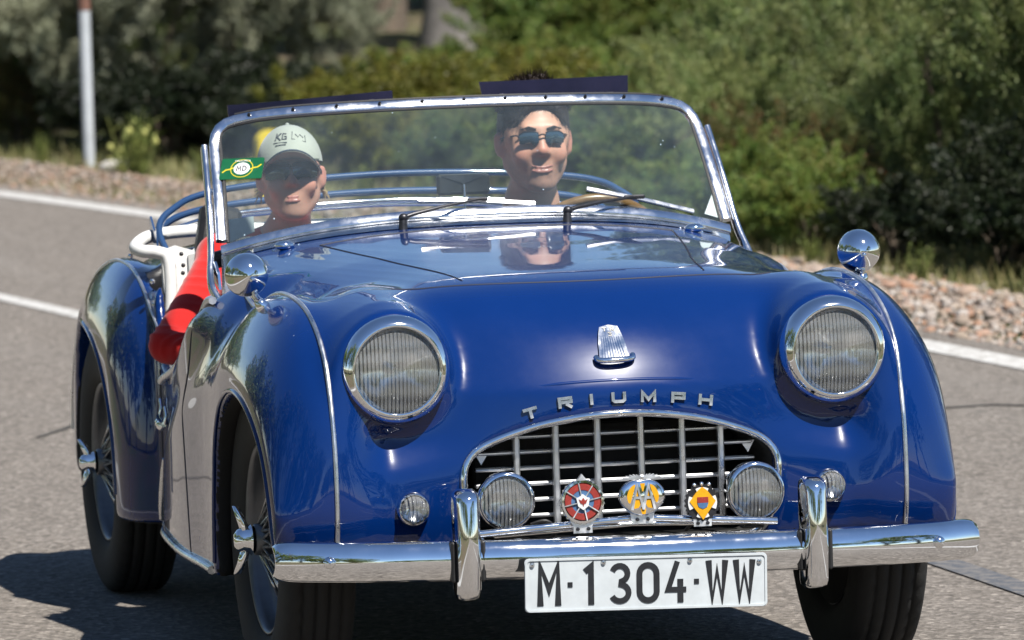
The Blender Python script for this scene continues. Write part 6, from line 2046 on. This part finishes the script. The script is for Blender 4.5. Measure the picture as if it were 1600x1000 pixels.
# passenger: pale cap, wrap-round sunglasses, red long sleeves, right elbow out over the door
pas, hp, op_ = person('passenger in a pale cap and dark sunglasses, red sleeved elbow over the door', (-.316, 1.475, 1.045), .895, R(-10), R(7), R(-2), SKIN_P, 0.0, .93,
    (-.318, 1.535, .895), (-.325, 1.580, .725), (-.320, 1.50, .47),
    [((-.480, 1.535, .855), (-.662, 1.268, .674), (-.490, 1.06, .615), (.5, -.6, -.25), (.1, -.1, -1), (.6, .5, 0), .35),
     ((-.165, 1.545, .845), (-.085, 1.36, .640), (-.235, 1.17, .60), (-.5, -.75, -.1), (.0, -.1, -1), (-.3, .6, 0), .35)], RED, 'jersey', .92)
glasses(hp, pas, op_, SHADE, simple('black_frame', (.012, .012, .014), .35, 0, .1, 60), .0325, .0205, .0365, .0100, .034, .005, -.110)
# cap: crown, brim, button and the printed marks
def cap_crown_pt(a, b, g=1.0):
    return (.0865 * g * math.cos(a) * math.cos(b), .016 + .1045 * g * math.sin(a) * math.cos(b), .036 + .103 * g * math.sin(b))
capr = bpy.data.objects.new('cap', None); COL.objects.link(capr); capr.parent = pas; capr.location = tuple(-op_)
V = []; F = []
na, nb = 48, 14
for j in range(nb + 1):
    for i in range(na):
        V.append(hp.p(cap_crown_pt(2 * math.pi * i / na, math.pi / 2 * j / nb)))
for j in range(nb):
    for i in range(na): F.append((j * na + i, j * na + (i + 1) % na, (j + 1) * na + (i + 1) % na, (j + 1) * na + i))
crown_o = MB().add(V, F).build('crown', CAPM, capr)
V = []; F = []
na2, nb2 = 30, 8
for side in (0, 1):
    for j in range(nb2 + 1):
        for i in range(na2 + 1):
            a = R(-90 - 62 + 124 * i / na2); t_ = j / nb2
            c0 = cap_crown_pt(a, 0.02, 1.0)
            u_ = (i / na2 * 2 - 1)
            ext = .092 * math.sqrt(max(0, 1 - abs(u_) ** 2.6))
            V.append(hp.p((c0[0] * (1 + .06 * t_), c0[1] - ext * t_, c0[2] + .006 + .014 * t_ * (1 - 2.0 * u_ * u_) - .030 * u_ * u_ - (.004 if side else 0))))
    b0 = side * (nb2 + 1) * (na2 + 1)
    for j in range(nb2):
        for i in range(na2):
            q = b0 + j * (na2 + 1) + i
            F.append((q, q + 1, q + na2 + 2, q + na2 + 1)[::(1 if side else -1)])
n0 = (nb2 + 1) * (na2 + 1)
for i in range(na2):
    a = nb2 * (na2 + 1) + i
    F.append((a, a + 1, n0 + a + 1, n0 + a))
MB().add(V, F).build('brim', CAPM, capr)
edge = [V[nb2 * (na2 + 1) + i] for i in range(na2 + 1)]
MB().tube(edge, .0018, 6).build('brim_piping', simple('navy_piping', (.03, .045, .08), .8, 0, .1, 60), capr)
seam = [hp.p(cap_crown_pt(R(-90 - 62 + 124 * i / 24), .04, 1.012)) for i in range(25)]
MB().tube(seam, .0012, 5).build('brim_seam', simple('grey_green_seam', (.20, .22, .18), .8, 0, .1, 60), capr)
o_ = MB().sphere(hp.p((0, .016, .139)), .005, 10, 6).build('button', CAPM, capr)
ink = simple('dark_print', (.03, .035, .04), .7, 0, .1, 60)
def cap_print(strokes, a0, b0, w, tilt=0):
    """flat strokes laid on the front of the crown; stroke coordinates in metres"""
    mb = MB()
    for poly in strokes:
        pts = []
        for (x, z) in poly:
            x *= 1.75; z *= 1.6
            xx = x * math.cos(tilt) - z * math.sin(tilt); zz = x * math.sin(tilt) + z * math.cos(tilt)
            pts.append(hp.p(cap_crown_pt(a0 + xx / .088, b0 + zz / .105, 1.008)))
        mb.tube(pts, w, 4)
    return mb.build('cap_print', ink, capr)
cap_print([[(-.010, .008), (-.010, -.008)], [(-.008, 0), (0, .008)], [(-.008, 0), (0, -.008)], [(.011, .006), (.004, .007), (.003, -.006), (.011, -.006), (.011, 0), (.007, 0)], [(-.012, -.013), (.012, -.013)], [(-.008, -.018), (.010, -.017)]], R(-90 - 18), .70, .0020)
cap_print([[(-.012, .008), (-.012, -.010), (.014, -.010), (.015, .004)], [(-.006, .003), (.0, -.003), (.004, .004), (.010, -.002)]], R(-90 + 22), .70, .0011, -.25)
mb = MB()
for sx in (-1, 1):
    for k_ in range(14):
        rg_ = random.Random(k_ + 50 * sx)
        p0 = np.array([sx * .072, .015 + rg_.uniform(-.02, .05), .01 - rg_.uniform(0, .02)])
        mb.tube([hp.p(p0), hp.p(p0 + np.array([sx * rg_.uniform(.004, .014), .02, -.03])), hp.p(p0 + np.array([sx * rg_.uniform(.004, .03), .03, -.06 + rg_.uniform(-.01, .03)]))], [.0035, .003, .001], 5)
o = mb.build('hair', BLOND, pas); o.location = tuple(-op_)
